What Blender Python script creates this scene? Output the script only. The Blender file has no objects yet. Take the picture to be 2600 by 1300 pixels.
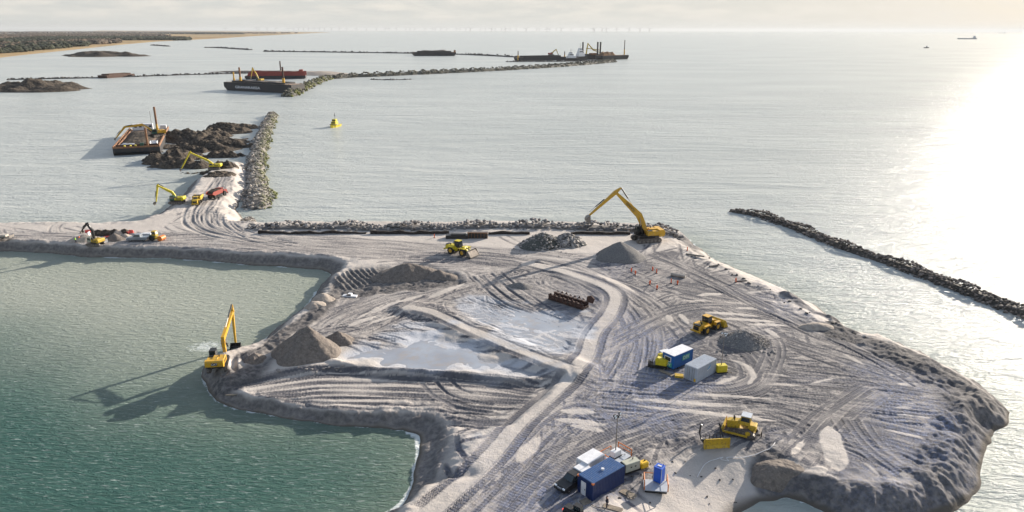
import bpy, math, random
import numpy as np
from mathutils import Matrix, Vector
random.seed(7); RS = np.random.RandomState(11)
SC = bpy.context.scene
COL = SC.collection

# ------------------------------------------------------------------ camera
F = 1800.0; CAMH = 61.0; PITCH = math.atan((650 - 77) / F); ROLL = math.radians(0.132)
cd = bpy.data.cameras.new('camera'); cam = bpy.data.objects.new('camera', cd); COL.objects.link(cam)
cd.sensor_width = 36; cd.lens = 36 * F / 2600; cd.clip_start = 0.5; cd.clip_end = 200000
cam.matrix_world = Matrix.Translation((0, 0, CAMH)) @ Matrix.Rotation(math.pi / 2 - PITCH, 4, 'X') @ Matrix.Rotation(ROLL, 4, 'Z')
SC.camera = cam

# ------------------------------------------------------------------ sky, sun, exposure
SUN_AZ, SUN_EL = math.radians(45), math.radians(17)
w = bpy.data.worlds.new('World'); SC.world = w; w.use_nodes = True
nt = w.node_tree; nt.nodes.clear()
def N(nt, t, **kw):
    n = nt.nodes.new(t)
    for k, v in kw.items():
        if k in n.inputs.keys() if isinstance(k, str) else False: n.inputs[k].default_value = v
        else: setattr(n, k, v)
    return n
L = lambda nt, a, b: nt.links.new(a, b)
sky = N(nt, 'ShaderNodeTexSky'); sky.sky_type = 'NISHITA'; sky.sun_disc = False
sky.sun_elevation = SUN_EL; sky.sun_rotation = SUN_AZ; sky.air_density = 1.0; sky.dust_density = 1.6; sky.ozone_density = 1.2
bg = N(nt, 'ShaderNodeBackground'); bg.inputs['Strength'].default_value = 0.1
out = N(nt, 'ShaderNodeOutputWorld')
tc = N(nt, 'ShaderNodeTexCoord')
sp = N(nt, 'ShaderNodeSeparateXYZ'); L(nt, tc.outputs['Generated'], sp.inputs[0])
mp = N(nt, 'ShaderNodeMapping'); mp.inputs['Scale'].default_value = (1, 1, 6); L(nt, tc.outputs['Generated'], mp.inputs[0])
nz = N(nt, 'ShaderNodeTexNoise'); nz.inputs['Scale'].default_value = 16; nz.inputs['Detail'].default_value = 7; nz.inputs['Roughness'].default_value = .62
L(nt, mp.outputs[0], nz.inputs['Vector'])
cr = N(nt, 'ShaderNodeMapRange'); cr.inputs['From Min'].default_value = .42; cr.inputs['From Max'].default_value = .66
L(nt, nz.outputs['Fac'], cr.inputs['Value'])
# cloud bands: thin veil low over the horizon
band = N(nt, 'ShaderNodeMapRange'); band.inputs['From Min'].default_value = .008; band.inputs['From Max'].default_value = .018; L(nt, sp.outputs['Z'], band.inputs['Value'])
band2 = N(nt, 'ShaderNodeMapRange'); band2.inputs['From Min'].default_value = .55; band2.inputs['From Max'].default_value = .12; L(nt, sp.outputs['Z'], band2.inputs['Value'])
m1 = N(nt, 'ShaderNodeMath', operation='MULTIPLY'); L(nt, cr.outputs[0], m1.inputs[0]); L(nt, band.outputs[0], m1.inputs[1])
m2 = N(nt, 'ShaderNodeMath', operation='MULTIPLY'); L(nt, m1.outputs[0], m2.inputs[0]); L(nt, band2.outputs[0], m2.inputs[1])
m3 = N(nt, 'ShaderNodeMath', operation='MULTIPLY'); L(nt, m2.outputs[0], m3.inputs[0]); m3.inputs[1].default_value = .75
# milky veil that whitens the low sky
veil = N(nt, 'ShaderNodeMapRange'); veil.inputs['From Min'].default_value = .07; veil.inputs['From Max'].default_value = .45
veil.inputs['To Min'].default_value = .97; veil.inputs['To Max'].default_value = .2; L(nt, sp.outputs['Z'], veil.inputs['Value'])
mxv = N(nt, 'ShaderNodeMix', data_type='RGBA'); L(nt, veil.outputs[0], mxv.inputs[0]); L(nt, sky.outputs[0], mxv.inputs[6]); mxv.inputs[7].default_value = (2.75, 2.78, 2.66, 1)
mx = N(nt, 'ShaderNodeMix', data_type='RGBA'); L(nt, m3.outputs[0], mx.inputs[0]); L(nt, mxv.outputs[2], mx.inputs[6]); mx.inputs[7].default_value = (3.7, 3.45, 3.1, 1)
L(nt, mx.outputs[2], bg.inputs['Color']); L(nt, bg.outputs[0], out.inputs['Surface'])

sl = bpy.data.lights.new('sun', 'SUN'); sl.energy = 4.2; sl.angle = math.radians(.6); sl.color = (1, .90, .77)
so = bpy.data.objects.new('sun', sl); COL.objects.link(so)
sdir = Vector((math.sin(SUN_AZ) * math.cos(SUN_EL), math.cos(SUN_AZ) * math.cos(SUN_EL), math.sin(SUN_EL)))
so.rotation_mode = 'QUATERNION'; so.rotation_quaternion = sdir.to_track_quat('Z', 'Y'); so.location = (0, 0, 200)
SC.view_settings.view_transform = 'Standard'; SC.view_settings.look = 'None'
SC.view_settings.exposure = 1.30; SC.view_settings.gamma = 1; SC.view_settings.use_curve_mapping = False
SC.cycles.max_bounces = 5; SC.cycles.volume_bounces = 0; SC.cycles.diffuse_bounces = 2; SC.cycles.glossy_bounces = 2
SC.cycles.caustics_reflective = False; SC.cycles.caustics_refractive = False

# ------------------------------------------------------------------ picture point -> ground point
cR, sR = math.cos(ROLL), math.sin(ROLL); cP, sP = math.cos(PITCH), math.sin(PITCH)
def ray(u, v):
    x = (u - 1300) / F; y = (650 - v) / F
    x, y = x * cR - y * sR, x * sR + y * cR
    return np.array([x, cP + y * sP, -sP + y * cP])
def P(u, v, z=0.0):
    d = ray(u, v); t = (z - CAMH) / d[2]
    return np.array([d[0] * t, d[1] * t, z])
def PX(pts, z=0.0): return np.array([P(u, v, z)[:2] for u, v in pts])
def plane_pts(base, ang, px):
    """points seen at px that lie in the upright plane through base with heading ang -> (reach, height)"""
    n = np.array([-math.sin(ang), math.cos(ang), 0]); h = np.array([math.cos(ang), math.sin(ang)])
    o = np.array([0, 0, CAMH]); res = []
    for u, v in px:
        d = ray(u, v); t = np.dot(np.array(base) - o, n) / np.dot(d, n); q = o + d * t
        res.append((float(np.dot(q[:2] - np.array(base)[:2], h)), float(q[2] - base[2])))
    return res

# ------------------------------------------------------------------ noise and shape maths
def _hash(ix, iy, s):
    h = (ix.astype(np.int64) * 374761393 + iy.astype(np.int64) * 668265263 + s * 974634777) & 0xffffffff
    h = ((h ^ (h >> 13)) * 1274126177) & 0xffffffff
    return ((h ^ (h >> 16)) & 0xffff) / 65535.0
def vn(x, y, s=0):
    ix = np.floor(x); iy = np.floor(y); fx = x - ix; fy = y - iy
    fx = fx * fx * (3 - 2 * fx); fy = fy * fy * (3 - 2 * fy)
    a = _hash(ix, iy, s); b = _hash(ix + 1, iy, s); c = _hash(ix, iy + 1, s); d = _hash(ix + 1, iy + 1, s)
    return (a + (b - a) * fx) * (1 - fy) + (c + (d - c) * fx) * fy
def fbm(x, y, sc, o=4, s=0, g=.5):
    r = 0; a = 1; t = 0
    for k in range(o):
        r = r + a * vn(x / sc * 2 ** k + 17.3 * k, y / sc * 2 ** k - 9.1 * k, s + k); t += a; a *= g
    return r / t * 2 - 1
def segdist(X, Y, pts, closed=False):
    best = np.full(X.shape, 1e9); par = np.zeros(X.shape); n = len(pts); acc = 0
    for i in range(n if closed else n - 1):
        ax, ay = pts[i]; bx, by = pts[(i + 1) % n]; dx, dy = bx - ax, by - ay; l2 = dx * dx + dy * dy + 1e-9
        t = np.clip(((X - ax) * dx + (Y - ay) * dy) / l2, 0, 1)
        d = np.hypot(X - ax - t * dx, Y - ay - t * dy); m = d < best
        best = np.where(m, d, best); par = np.where(m, acc + t, par); acc += 1
    return best, par
def inside(X, Y, pts):
    r = np.zeros(X.shape, bool); n = len(pts)
    for i in range(n):
        ax, ay = pts[i]; bx, by = pts[(i + 1) % n]
        c = ((ay > Y) != (by > Y)); xx = (bx - ax) * (Y - ay) / (by - ay + 1e-12) + ax
        r ^= (c & (X < xx))
    return r
def sdf(X, Y, pts):
    d, _ = segdist(X, Y, pts, True); return np.where(inside(X, Y, pts), d, -d)
def sm(t): t = np.clip(t, 0, 1); return t * t * (3 - 2 * t)
def spline(pts, step=1.0):
    pts = np.array(pts, float); n = len(pts)
    if n < 3: q = pts
    else:
        q = []
        for i in range(n - 1):
            p0 = pts[max(i - 1, 0)]; p1 = pts[i]; p2 = pts[i + 1]; p3 = pts[min(i + 2, n - 1)]
            for t in np.linspace(0, 1, 12, endpoint=False):
                q.append(.5 * (2 * p1 + (p2 - p0) * t + (2 * p0 - 5 * p1 + 4 * p2 - p3) * t * t + (3 * p1 - p0 - 3 * p2 + p3) * t ** 3))
        q.append(pts[-1]); q = np.array(q)
    s = np.concatenate([[0], np.cumsum(np.hypot(*np.diff(q[:, :2], axis=0).T))]); m = max(2, int(s[-1] / step) + 1)
    t = np.linspace(0, s[-1], m); return np.stack([np.interp(t, s, q[:, k]) for k in range(q.shape[1])], 1)

# ------------------------------------------------------------------ mesh helpers
def np_mesh(name, V, Fq, mats, smooth=False, attrs=None, fm=None, parent=None):
    me = bpy.data.meshes.new(name); V = np.asarray(V, np.float32); Fq = np.asarray(Fq, np.int32); k = Fq.shape[1]
    me.vertices.add(len(V)); me.vertices.foreach_set('co', V.ravel()); me.loops.add(Fq.size)
    me.loops.foreach_set('vertex_index', Fq.ravel()); me.polygons.add(len(Fq))
    me.polygons.foreach_set('loop_start', np.arange(0, Fq.size, k, dtype=np.int32))
    me.polygons.foreach_set('loop_total', np.full(len(Fq), k, np.int32))
    me.polygons.foreach_set('use_smooth', np.full(len(Fq), smooth, bool))
    for m in (mats if isinstance(mats, (list, tuple)) else [mats]): me.materials.append(m)
    if fm is not None: me.polygons.foreach_set('material_index', np.asarray(fm, np.int32))
    for an, av in (attrs or {}).items():
        a = me.attributes.new(an, 'FLOAT', 'POINT'); a.data.foreach_set('value', np.asarray(av, np.float32).ravel())
    me.update(calc_edges=True); me.validate()
    o = bpy.data.objects.new(name, me); COL.objects.link(o)
    if parent: o.parent = parent
    return o
def tag(o, label=None, cat=None, group=None, kind=None):
    if label: o['label'] = label
    if cat: o['category'] = cat
    if group: o['group'] = group
    if kind: o['kind'] = kind
    return o
def thing(name, label, cat, loc=(0, 0, 0), rz=0.0, group=None, scale=1.0):
    o = bpy.data.objects.new(name, None); COL.objects.link(o); o.empty_display_size = .5
    o.location = tuple(float(v) for v in loc); o.rotation_euler = (0, 0, rz); o.scale = (scale,) * 3
    return tag(o, label, cat, group)
def copy_tree(o, parent=None, label=None, loc=None, rz=None, group=None):
    c = o.copy(); COL.objects.link(c); c.parent = parent
    if label: c['label'] = label
    if group: c['group'] = group
    if loc is not None: c.location = tuple(float(v) for v in loc)
    if rz is not None: c.rotation_euler = (0, 0, rz)
    for ch in [k for k in SC.objects if k.parent == o]: copy_tree(ch, c)
    return c
class MB:
    def __init__(s): s.v = []; s.f = []; s.m = []
    def add(s, V, Fs, m=0):
        b = len(s.v); s.v += [tuple(float(c) for c in q) for q in V]; s.f += [tuple(b + i for i in f) for f in Fs]; s.m += [m] * len(Fs); return s
    def box(s, c, d, m=0, rz=0, ry=0, rx=0, taper=1.0, bev=0.0):
        x, y, z = d[0] / 2, d[1] / 2, d[2] / 2
        if bev > 0:
            b = min(bev, x * .9, y * .9, z * .9); V = []
            for sz in (-1, 1):
                for ex, ey, ez in ((x, y, z - b), (x - b, y - b, z)) if sz == 1 else ((x - b, y - b, z), (x, y, z - b)):
                    k = b if ez == z - b else 0
                    V += [(-ex + k, -ey, sz * ez), (ex - k, -ey, sz * ez), (ex, -ey + k, sz * ez), (ex, ey - k, sz * ez), (ex - k, ey, sz * ez), (-ex + k, ey, sz * ez), (-ex, ey - k, sz * ez), (-ex, -ey + k, sz * ez)]
            Fs = [tuple(range(7, -1, -1)), tuple(range(24, 32))]
            for r in range(3):
                for i in range(8): Fs.append((r * 8 + i, r * 8 + (i + 1) % 8, r * 8 + 8 + (i + 1) % 8, r * 8 + 8 + i))
        else:
            V = [(-x, -y, -z), (x, -y, -z), (x, y, -z), (-x, y, -z), (-x * taper, -y * taper, z), (x * taper, -y * taper, z), (x * taper, y * taper, z), (-x * taper, y * taper, z)]
            Fs = [(3, 2, 1, 0), (4, 5, 6, 7), (0, 1, 5, 4), (1, 2, 6, 5), (2, 3, 7, 6), (3, 0, 4, 7)]
        R = Matrix.Rotation(rz, 3, 'Z') @ Matrix.Rotation(ry, 3, 'Y') @ Matrix.Rotation(rx, 3, 'X')
        return s.add([tuple(R @ Vector(q) + Vector([float(k) for k in c])) for q in V], Fs, m)
    def cyl(s, a, b, r0, r1=None, n=10, m=0, cap=True):
        r1 = r0 if r1 is None else r1; a = Vector([float(k) for k in a]); b = Vector([float(k) for k in b]); d = (b - a).normalized()
        u = d.orthogonal().normalized(); w_ = d.cross(u); V = []
        for q, r in ((a, r0), (b, r1)):
            for i in range(n): t = 2 * math.pi * i / n; V.append(tuple(q + (u * math.cos(t) + w_ * math.sin(t)) * r))
        Fs = [(i, (i + 1) % n, n + (i + 1) % n, n + i) for i in range(n)]
        if cap: Fs += [tuple(range(n - 1, -1, -1)), tuple(range(n, 2 * n))]
        return s.add(V, Fs, m)
    def prism(s, prof, y0, y1, m=0):
        """profile in local x,z extruded across y"""
        n = len(prof); ar = sum(prof[i][0] * prof[(i + 1) % n][1] - prof[(i + 1) % n][0] * prof[i][1] for i in range(n))
        if ar < 0: prof = prof[::-1]
        V = [(x, y0, z) for x, z in prof] + [(x, y1, z) for x, z in prof]
        Fs = [tuple(range(n)), tuple(range(2 * n - 1, n - 1, -1))] + [((i + 1) % n, i, n + i, n + (i + 1) % n) for i in range(n)]
        return s.add(V, Fs, m)
    def beam(s, pts, hs, ws, m=0):
        """box beam along (x,z) points with depth hs and width ws"""
        n = len(pts); V = []
        for i, (x, z) in enumerate(pts):
            a = pts[max(i - 1, 0)]; b = pts[min(i + 1, n - 1)]; dx, dz = b[0] - a[0], b[1] - a[1]; l = math.hypot(dx, dz) or 1
            nx, nz_ = -dz / l * hs[i] / 2, dx / l * hs[i] / 2; w2 = ws[i] / 2
            V += [(x + nx, -w2, z + nz_), (x + nx, w2, z + nz_), (x - nx, w2, z - nz_), (x - nx, -w2, z - nz_)]
        Fs = [(0, 1, 2, 3), tuple(4 * (n - 1) + k for k in (3, 2, 1, 0))]
        for i in range(n - 1):
            for k in range(4): Fs.append((4 * i + k, 4 * i + 4 + k, 4 * i + 4 + (k + 1) % 4, 4 * i + (k + 1) % 4))
        return s.add(V, Fs, m)
    def tube(s, pts, r, n=6, m=0):
        for a, b in zip(pts[:-1], pts[1:]): s.cyl(a, b, r, n=n, m=m)
        return s
    def build(s, name, mats, parent=None, smooth=False):
        me = bpy.data.meshes.new(name); me.from_pydata(s.v, [], s.f)
        for q in (mats if isinstance(mats, (list, tuple)) else [mats]): me.materials.append(q)
        me.polygons.foreach_set('material_index', s.m)
        if smooth: me.polygons.foreach_set('use_smooth', [True] * len(s.f))
        me.update(); o = bpy.data.objects.new(name, me); COL.objects.link(o)
        if parent: o.parent = parent
        return o
def text(name, body, size, mat_, parent, M, ext=.01):
    cu = bpy.data.curves.new(name, 'FONT'); cu.body = body; cu.size = size; cu.extrude = ext; cu.align_x = 'CENTER'; cu.align_y = 'CENTER'; cu.offset = size * .012
    t = bpy.data.objects.new(name, cu); COL.objects.link(t); dg = bpy.context.evaluated_depsgraph_get()
    me = bpy.data.meshes.new_from_object(t.evaluated_get(dg)); bpy.data.objects.remove(t)
    me.materials.clear(); me.materials.append(mat_); me.transform(M); o = bpy.data.objects.new(name, me); COL.objects.link(o); o.parent = parent
    return o

# ------------------------------------------------------------------ materials
def mat(name, c, rough=.6, metal=0.0, var=.15, dirt=None, dirt_amt=0.0, sc=1.5, bump=0.0, bsc=20, c2=None, emit=0, spec=None):
    m = bpy.data.materials.new(name); m.use_nodes = True; t = m.node_tree; b = t.nodes['Principled BSDF']
    b.inputs['Roughness'].default_value = rough; b.inputs['Metallic'].default_value = metal
    if spec is not None: b.inputs['Specular IOR Level'].default_value = spec
    tc = N(t, 'ShaderNodeTexCoord'); n1 = N(t, 'ShaderNodeTexNoise'); n1.inputs['Scale'].default_value = sc; n1.inputs['Detail'].default_value = 6
    L(t, tc.outputs['Object'], n1.inputs['Vector'])
    rp = N(t, 'ShaderNodeMapRange'); rp.inputs['From Min'].default_value = .35; rp.inputs['From Max'].default_value = .65; L(t, n1.outputs['Fac'], rp.inputs['Value'])
    mx = N(t, 'ShaderNodeMix', data_type='RGBA'); L(t, rp.outputs[0], mx.inputs[0])
    d = c2 or tuple(k * (1 - var) for k in c)
    mx.inputs[6].default_value = (*c, 1); mx.inputs[7].default_value = (*d, 1); o = mx.outputs[2]
    if dirt:
        n2 = N(t, 'ShaderNodeTexNoise'); n2.inputs['Scale'].default_value = sc * 2.3; n2.inputs['Detail'].default_value = 8; n2.inputs['Roughness'].default_value = .7
        L(t, tc.outputs['Object'], n2.inputs['Vector'])
        r2 = N(t, 'ShaderNodeMapRange'); r2.inputs['From Min'].default_value = .65 - dirt_amt * .5; r2.inputs['From Max'].default_value = .72 - dirt_amt * .2; r2.inputs['To Max'].default_value = .85; L(t, n2.outputs['Fac'], r2.inputs['Value'])
        m2 = N(t, 'ShaderNodeMix', data_type='RGBA'); L(t, r2.outputs[0], m2.inputs[0]); L(t, o, m2.inputs[6]); m2.inputs[7].default_value = (*dirt, 1); o = m2.outputs[2]
    L(t, o, b.inputs['Base Color'])
    if bump:
        n3 = N(t, 'ShaderNodeTexNoise'); n3.inputs['Scale'].default_value = bsc; n3.inputs['Detail'].default_value = 5; L(t, tc.outputs['Object'], n3.inputs['Vector'])
        bp = N(t, 'ShaderNodeBump'); bp.inputs['Strength'].default_value = 1; bp.inputs['Distance'].default_value = bump; L(t, n3.outputs['Fac'], bp.inputs['Height']); L(t, bp.outputs[0], b.inputs['Normal'])
    if emit: b.inputs['Emission Color'].default_value = (*c, 1); b.inputs['Emission Strength'].default_value = emit
    return m
DUST = (.27, .24, .21)
M = dict(
    yel=mat('machine_yellow', (.62, .34, .012), .45, dirt=DUST, dirt_amt=.25), yel2=mat('worn_yellow', (.55, .36, .02), .55, dirt=(.12, .08, .05), dirt_amt=.3),
    lem=mat('lemon_yellow', (.62, .50, .02), .5, dirt=(.15, .12, .05), dirt_amt=.15),
    blk=mat('black_paint', (.010, .010, .012), .45, dirt=(.05, .045, .042), dirt_amt=.05), rub=mat('tyre_rubber', (.018, .018, .018), .85, dirt=(.15, .13, .12), dirt_amt=.25),
    trk=mat('track_steel', (.07, .06, .055), .6, .3, dirt=(.22, .19, .17), dirt_amt=.45), steel=mat('dusty_steel', (.22, .20, .18), .5, .4, dirt=DUST, dirt_amt=.3),
    chrome=mat('piston_rod', (.6, .6, .6), .2, 1), glass=mat('cab_glass', (.02, .03, .035), .06, spec=.8),
    white=mat('white_paint', (.72, .72, .74), .4, dirt=(.35, .33, .31), dirt_amt=.12), pale=mat('pale_grey_paint', (.42, .46, .52), .5, dirt=(.24, .20, .17), dirt_amt=.15),
    navy=mat('navy_paint', (.010, .028, .11), .5, dirt=(.05, .06, .09), dirt_amt=.15), roofb=mat('blue_roof', (.03, .10, .26), .5, dirt=(.2, .22, .26), dirt_amt=.2),
    blue=mat('blue_paint', (.008, .11, .36), .4), tblue=mat('toilet_blue', (.015, .10, .52), .45), green=mat('lettering_green', (.08, .42, .25), .5), cyan=mat('lettering_blue', (.05, .28, .5), .5),
    orange=mat('orange_steel', (.60, .17, .03), .5, dirt=(.2, .1, .05), dirt_amt=.2), red=mat('red_paint', (.30, .045, .03), .5, dirt=(.12, .06, .05), dirt_amt=.25), dred=mat('rusty_red_hull', (.26, .035, .025), .6, dirt=(.07, .03, .03), dirt_amt=.3),
    rust=mat('rusty_steel', (.085, .04, .028), .85, c2=(.05, .03, .025), bump=.03, bsc=6), rustl=mat('rust_pale', (.30, .15, .07), .8, c2=(.14, .07, .04), bump=.02), hull=mat('black_hull', (.018, .02, .024), .6, dirt=(.12, .06, .04), dirt_amt=.25, sc=.4),  # rustl: paler rust for poles, bulwarks and rails
    deck=mat('sandy_deck', (.30, .21, .15), .9, c2=(.16, .10, .07), sc=.5), beige=mat('beige_housing', (.42, .42, .34), .5), wood=mat('weathered_wood', (.30, .25, .19), .85, c2=(.17, .14, .11)),
    hose=mat('white_hose', (.7, .7, .72), .5), skin=mat('skin', (.45, .27, .2), .6), hiv=mat('hi_vis_green', (.35, .75, .04), .7), dkc=mat('dark_clothing', (.012, .014, .03), .85), hior=mat('hi_vis_orange', (.8, .13, .03), .7),
    silver=mat('silver_paint', (.30, .33, .37), .3, .5), lampw=mat('lamp_lens', (.8, .85, .9), .2), concrete=mat('pale_concrete', (.45, .41, .36), .85, c2=(.33, .29, .25)), plastic=mat('red_white_barrier', (.75, .08, .06), .5),
    ore=mat('brown_cargo', (.20, .10, .04), .95, c2=(.10, .055, .03), sc=.15), sea_green=mat('dark_green_paint', (.02, .09, .06), .5), amber=mat('bright_yellow_box', (.75, .45, .01), .45), dsteel=mat('dark_wet_steel', (.02, .02, .022), .5, dirt=(.09, .06, .05), dirt_amt=.2),
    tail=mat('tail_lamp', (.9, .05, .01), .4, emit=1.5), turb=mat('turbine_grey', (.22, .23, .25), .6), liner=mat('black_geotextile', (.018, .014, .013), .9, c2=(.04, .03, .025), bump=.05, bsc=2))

# ------------------------------------------------------------------ land outline at the waterline: (u, v, bank width in metres to the next point)
LAND = [(-400, 575, 5), (0, 577, 5), (200, 578, 5), (340, 574, 6), (385, 556, 7), (430, 524, 6), (466, 500, 5), (478, 478, 5), (500, 462, 4), (530, 442, 4), (570, 428, 4), (600, 420, 5), (628, 424, 5),
        (629, 470, 6), (626, 500, 6), (604, 514, 6), (603, 540, 7), (622, 556, 8), (618, 572, 5), (640, 580, 3), (800, 578, 3), (1000, 579, 3), (1300, 578, 3), (1560, 582, 3), (1680, 588, 3), (1745, 604, 4), (1772, 626, 9),
        (1805, 652, 9), (1862, 680, 10), (1925, 706, 10), (2002, 740, 10), (2065, 776, 10), (2130, 818, 10), (2185, 850, 8), (2240, 866, 5), (2292, 886, 5), (2350, 912, 5), (2420, 948, 5), (2490, 985, 5), (2535, 1022, 5),
        (2562, 1050, 5), (2545, 1078, 5), (2512, 1108, 5), (2497, 1150, 5), (2488, 1205, 5), (2462, 1252, 5), (2420, 1290, 5), (2360, 1330, 5), (2230, 1345, 5), (2130, 1318, 4), (2060, 1284, 4), (2000, 1262, 4), (1930, 1270, 9), (1880, 1300, 14), (1850, 1340, 14), (1800, 1500, 10),
        (900, 1500, 4), (965, 1310, 4), (1010, 1282, 4), (1042, 1235, 6), (1048, 1190, 7), (1060, 1150, 7), (1052, 1112, 7), (1020, 1092, 4), (950, 1086, 3), (880, 1080, 2.6), (800, 1072, 2.6), (720, 1060, 2.6), (640, 1048, 2.6),
        (590, 1038, 2.6), (545, 1018, 3), (524, 988, 4), (512, 955, 4), (520, 925, 4), (565, 905, 5), (612, 893, 5), (648, 878, 5), (676, 858, 5), (700, 836, 5), (745, 802, 5), (772, 782, 5), (800, 742, 5), (832, 712, 5), (838, 696, 5),
        (815, 684, 4), (760, 680, 4), (680, 676, 4), (600, 671, 2.5), (500, 662, 2.5), (400, 655, 2.5), (300, 655, 2.5), (200, 651, 2.5), (140, 643, 2.5), (60, 640, 2.5), (0, 640, 2.5), (-500, 636, 2.5)]
LW = PX([(u, v) for u, v, _ in LAND]); LWID = [w_ for *_, w_ in LAND]
A_ROW, Y0, C0, C1, DC = 0.0020, 62.0, -.98, 1.02, .0015
NR = int(math.log(470 / Y0) / A_ROW) + 1; NC = int((C1 - C0) / DC) + 1
yy = Y0 * np.exp(np.arange(NR) * A_ROW); cc = C0 + np.arange(NC) * DC
GY = np.repeat(yy[:, None], NC, 1); GX = GY * cc[None, :]
def shore_dist(X, Y):
    """signed distance to the waterline (+ on land) and rise 0..1 up the bank"""
    n = len(LW); ins = inside(X, Y, LW); d = np.full(X.shape, 1e9); q = np.full(X.shape, 1e9); arc = np.zeros(X.shape); acc = 0.0
    for i in range(n):
        ax, ay = LW[i]; bx, by = LW[(i + 1) % n]; dx, dy = bx - ax, by - ay; t = np.clip(((X - ax) * dx + (Y - ay) * dy) / (dx * dx + dy * dy + 1e-9), 0, 1)
        e = np.hypot(X - ax - t * dx, Y - ay - t * dy); arc = np.where(e < d, acc + t * math.hypot(dx, dy), arc); acc += math.hypot(dx, dy); d = np.minimum(d, e); q = np.minimum(q, e / (LWID[i] + t * (LWID[(i + 1) % n] - LWID[i])))
    return np.where(ins, d, -d), np.where(ins, q, -d / 4), arc
wob = fbm(GX, GY, 6, 4, 3)
SD, Q, SARC = shore_dist(GX + 1.1 * fbm(GX, GY, 7, 3, 21), GY + 1.1 * fbm(GX, GY, 7, 3, 22))
PLAT = 3.0
H = np.where(Q > 0, PLAT * (1 - (1 - np.clip(Q, 0, 1)) ** 1.5), Q * 2.2)
H = np.clip(H, -2.2, 10)
# crumbly bank faces
bankm = sm(Q * 3) * (1 - sm((Q - .9) / .8))
soft = 1 - .85 * sm(sdf(GX, GY, PX([(1590, 1400), (1560, 1200), (1900, 1150), (1960, 1215), (2110, 1270), (2110, 1500)], 1.5)) / 8 + .6)
H += bankm * soft * (.45 * fbm(GX, GY, 4, 4, 5) + .18 * fbm(GX, GY, 1.2, 3, 6))
land = sm(Q / 1.0)
H += land * (.35 * fbm(GX, GY, 30, 3, 8) + .06 * fbm(GX, GY, 3, 4, 9) + .035 * fbm(GX, GY, .9, 3, 10))
BERM_BANKSHADE = np.zeros(H.shape); TRK = np.zeros(H.shape); ARC = np.zeros(H.shape); DH = np.zeros(H.shape); WET = np.zeros(H.shape)
def G2(px, z=3.0): return PX(px, z)
def area(px, z=3.0):
    pts = G2(px, z); x0, y0 = pts.min(0) - 12; x1, y1 = pts.max(0) + 12
    r0 = max(0, int(math.log(max(y0, Y0) / Y0) / A_ROW)); r1 = min(NR, int(math.log(max(y1, Y0 + 1) / Y0) / A_ROW) + 2)
    return pts, slice(r0, r1), (x0, x1)
def add_area(px, dz, wdt, z=3.0, jit=.8, tgt=None, val=1):
    pts, rs, _ = area(px, z); X, Y = GX[rs], GY[rs]
    d = sdf(X + jit * fbm(X, Y, 5, 3, 31), Y + jit * fbm(X, Y, 5, 3, 32), pts); k = sm(d / wdt + .5)
    H[rs] += dz * k * (np.minimum(1, Q[rs] * 1.0).clip(0) if dz else 1)
    if tgt is not None: tgt[rs] = np.maximum(tgt[rs], k * val)
def add_ridge(px, h, wdt, z=3.0, lump=0.0, seed=50, tgt=None, flat=0.0, lsc=5):
    pts, rs, _ = area(px, z); pts = spline(pts, 2.0); X, Y = GX[rs], GY[rs]
    d, _ = segdist(X + .5 * fbm(X, Y, 3, 3, seed), Y + .5 * fbm(X, Y, 3, 3, seed + 1), pts)
    k = sm(1 - (d - flat) / wdt); hh = h * (1 - lump * .5 + lump * fbm(X, Y, lsc, 3, seed + 2)); H[rs] += hh * k
    if tgt is not None: tgt[rs] = np.maximum(tgt[rs], sm(k * 2))
# lower field in front of the frozen pools, basins of the pools
add_area([(470, 985), (540, 962), (640, 950), (760, 938), (870, 925), (1000, 941), (1200, 948), (1300, 962), (1425, 958), (1372, 1010), (1290, 1078), (1180, 1090), (1050, 1100), (700, 1085), (480, 1040)], -1.0, 2.2, jit=.6)
POOL_A = [(880, 908), (925, 884), (1000, 872), (1060, 845), (1110, 848), (1165, 872), (1250, 900), (1340, 925), (1440, 952), (1330, 956), (1200, 943), (1060, 932), (950, 928)]
POOL_B = [(1150, 792), (1195, 765), (1265, 772), (1330, 780), (1400, 797), (1475, 800), (1498, 812), (1465, 862), (1438, 905), (1380, 893), (1300, 865), (1205, 825)]
add_area(POOL_A, -.42, 4, jit=3.5, tgt=WET); add_area(POOL_B, -.32, 6, jit=4, tgt=WET)
add_ridge([(1040, 782), (1100, 795), (1200, 840), (1330, 895), (1465, 945)], .75, 3.0, flat=2.2, lump=.1)
add_ridge([(840, 915), (930, 934), (1060, 938), (1200, 948), (1300, 962), (1400, 962)], .45, 1.4, lump=.6)
add_ridge([(1085, 1310), (1240, 1165), (1330, 1062), (1440, 965), (1488, 905), (1510, 845), (1550, 795), (1562, 752), (1525, 722), (1440, 692)], .35, 3.0, flat=2.5, lump=.05)
# sandy beach that drops towards the camera, raised lumpy rim of the fill
add_area([(1640, 1330), (1600, 1240), (1700, 1205), (1840, 1180), (1935, 1165), (1960, 1215), (2080, 1260), (2100, 1400), (1700, 1500)], -1.3, 9, jit=1.5)
add_ridge([(2120, 852), (2200, 868), (2280, 890), (2350, 922), (2430, 962), (2490, 1010), (2505, 1050), (2465, 1090), (2450, 1140), (2445, 1200), (2390, 1240), (2270, 1252), (2130, 1240), (2020, 1212), (1950, 1192), (1955, 1160)], .45, 3.0, lump=1.1, seed=70, tgt=BERM_BANKSHADE, flat=.3, lsc=4)
add_ridge([(1995, 742), (2040, 762), (2085, 788), (2120, 800)], 1.3, 2.6, lump=.6, seed=75, tgt=BERM_BANKSHADE)
add_ridge([(2260, 900), (2330, 935), (2420, 985), (2460, 1040), (2430, 1090), (2400, 1150), (2360, 1200)], .5, 5, lump=1.6, seed=79, lsc=4, tgt=BERM_BANKSHADE)
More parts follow.
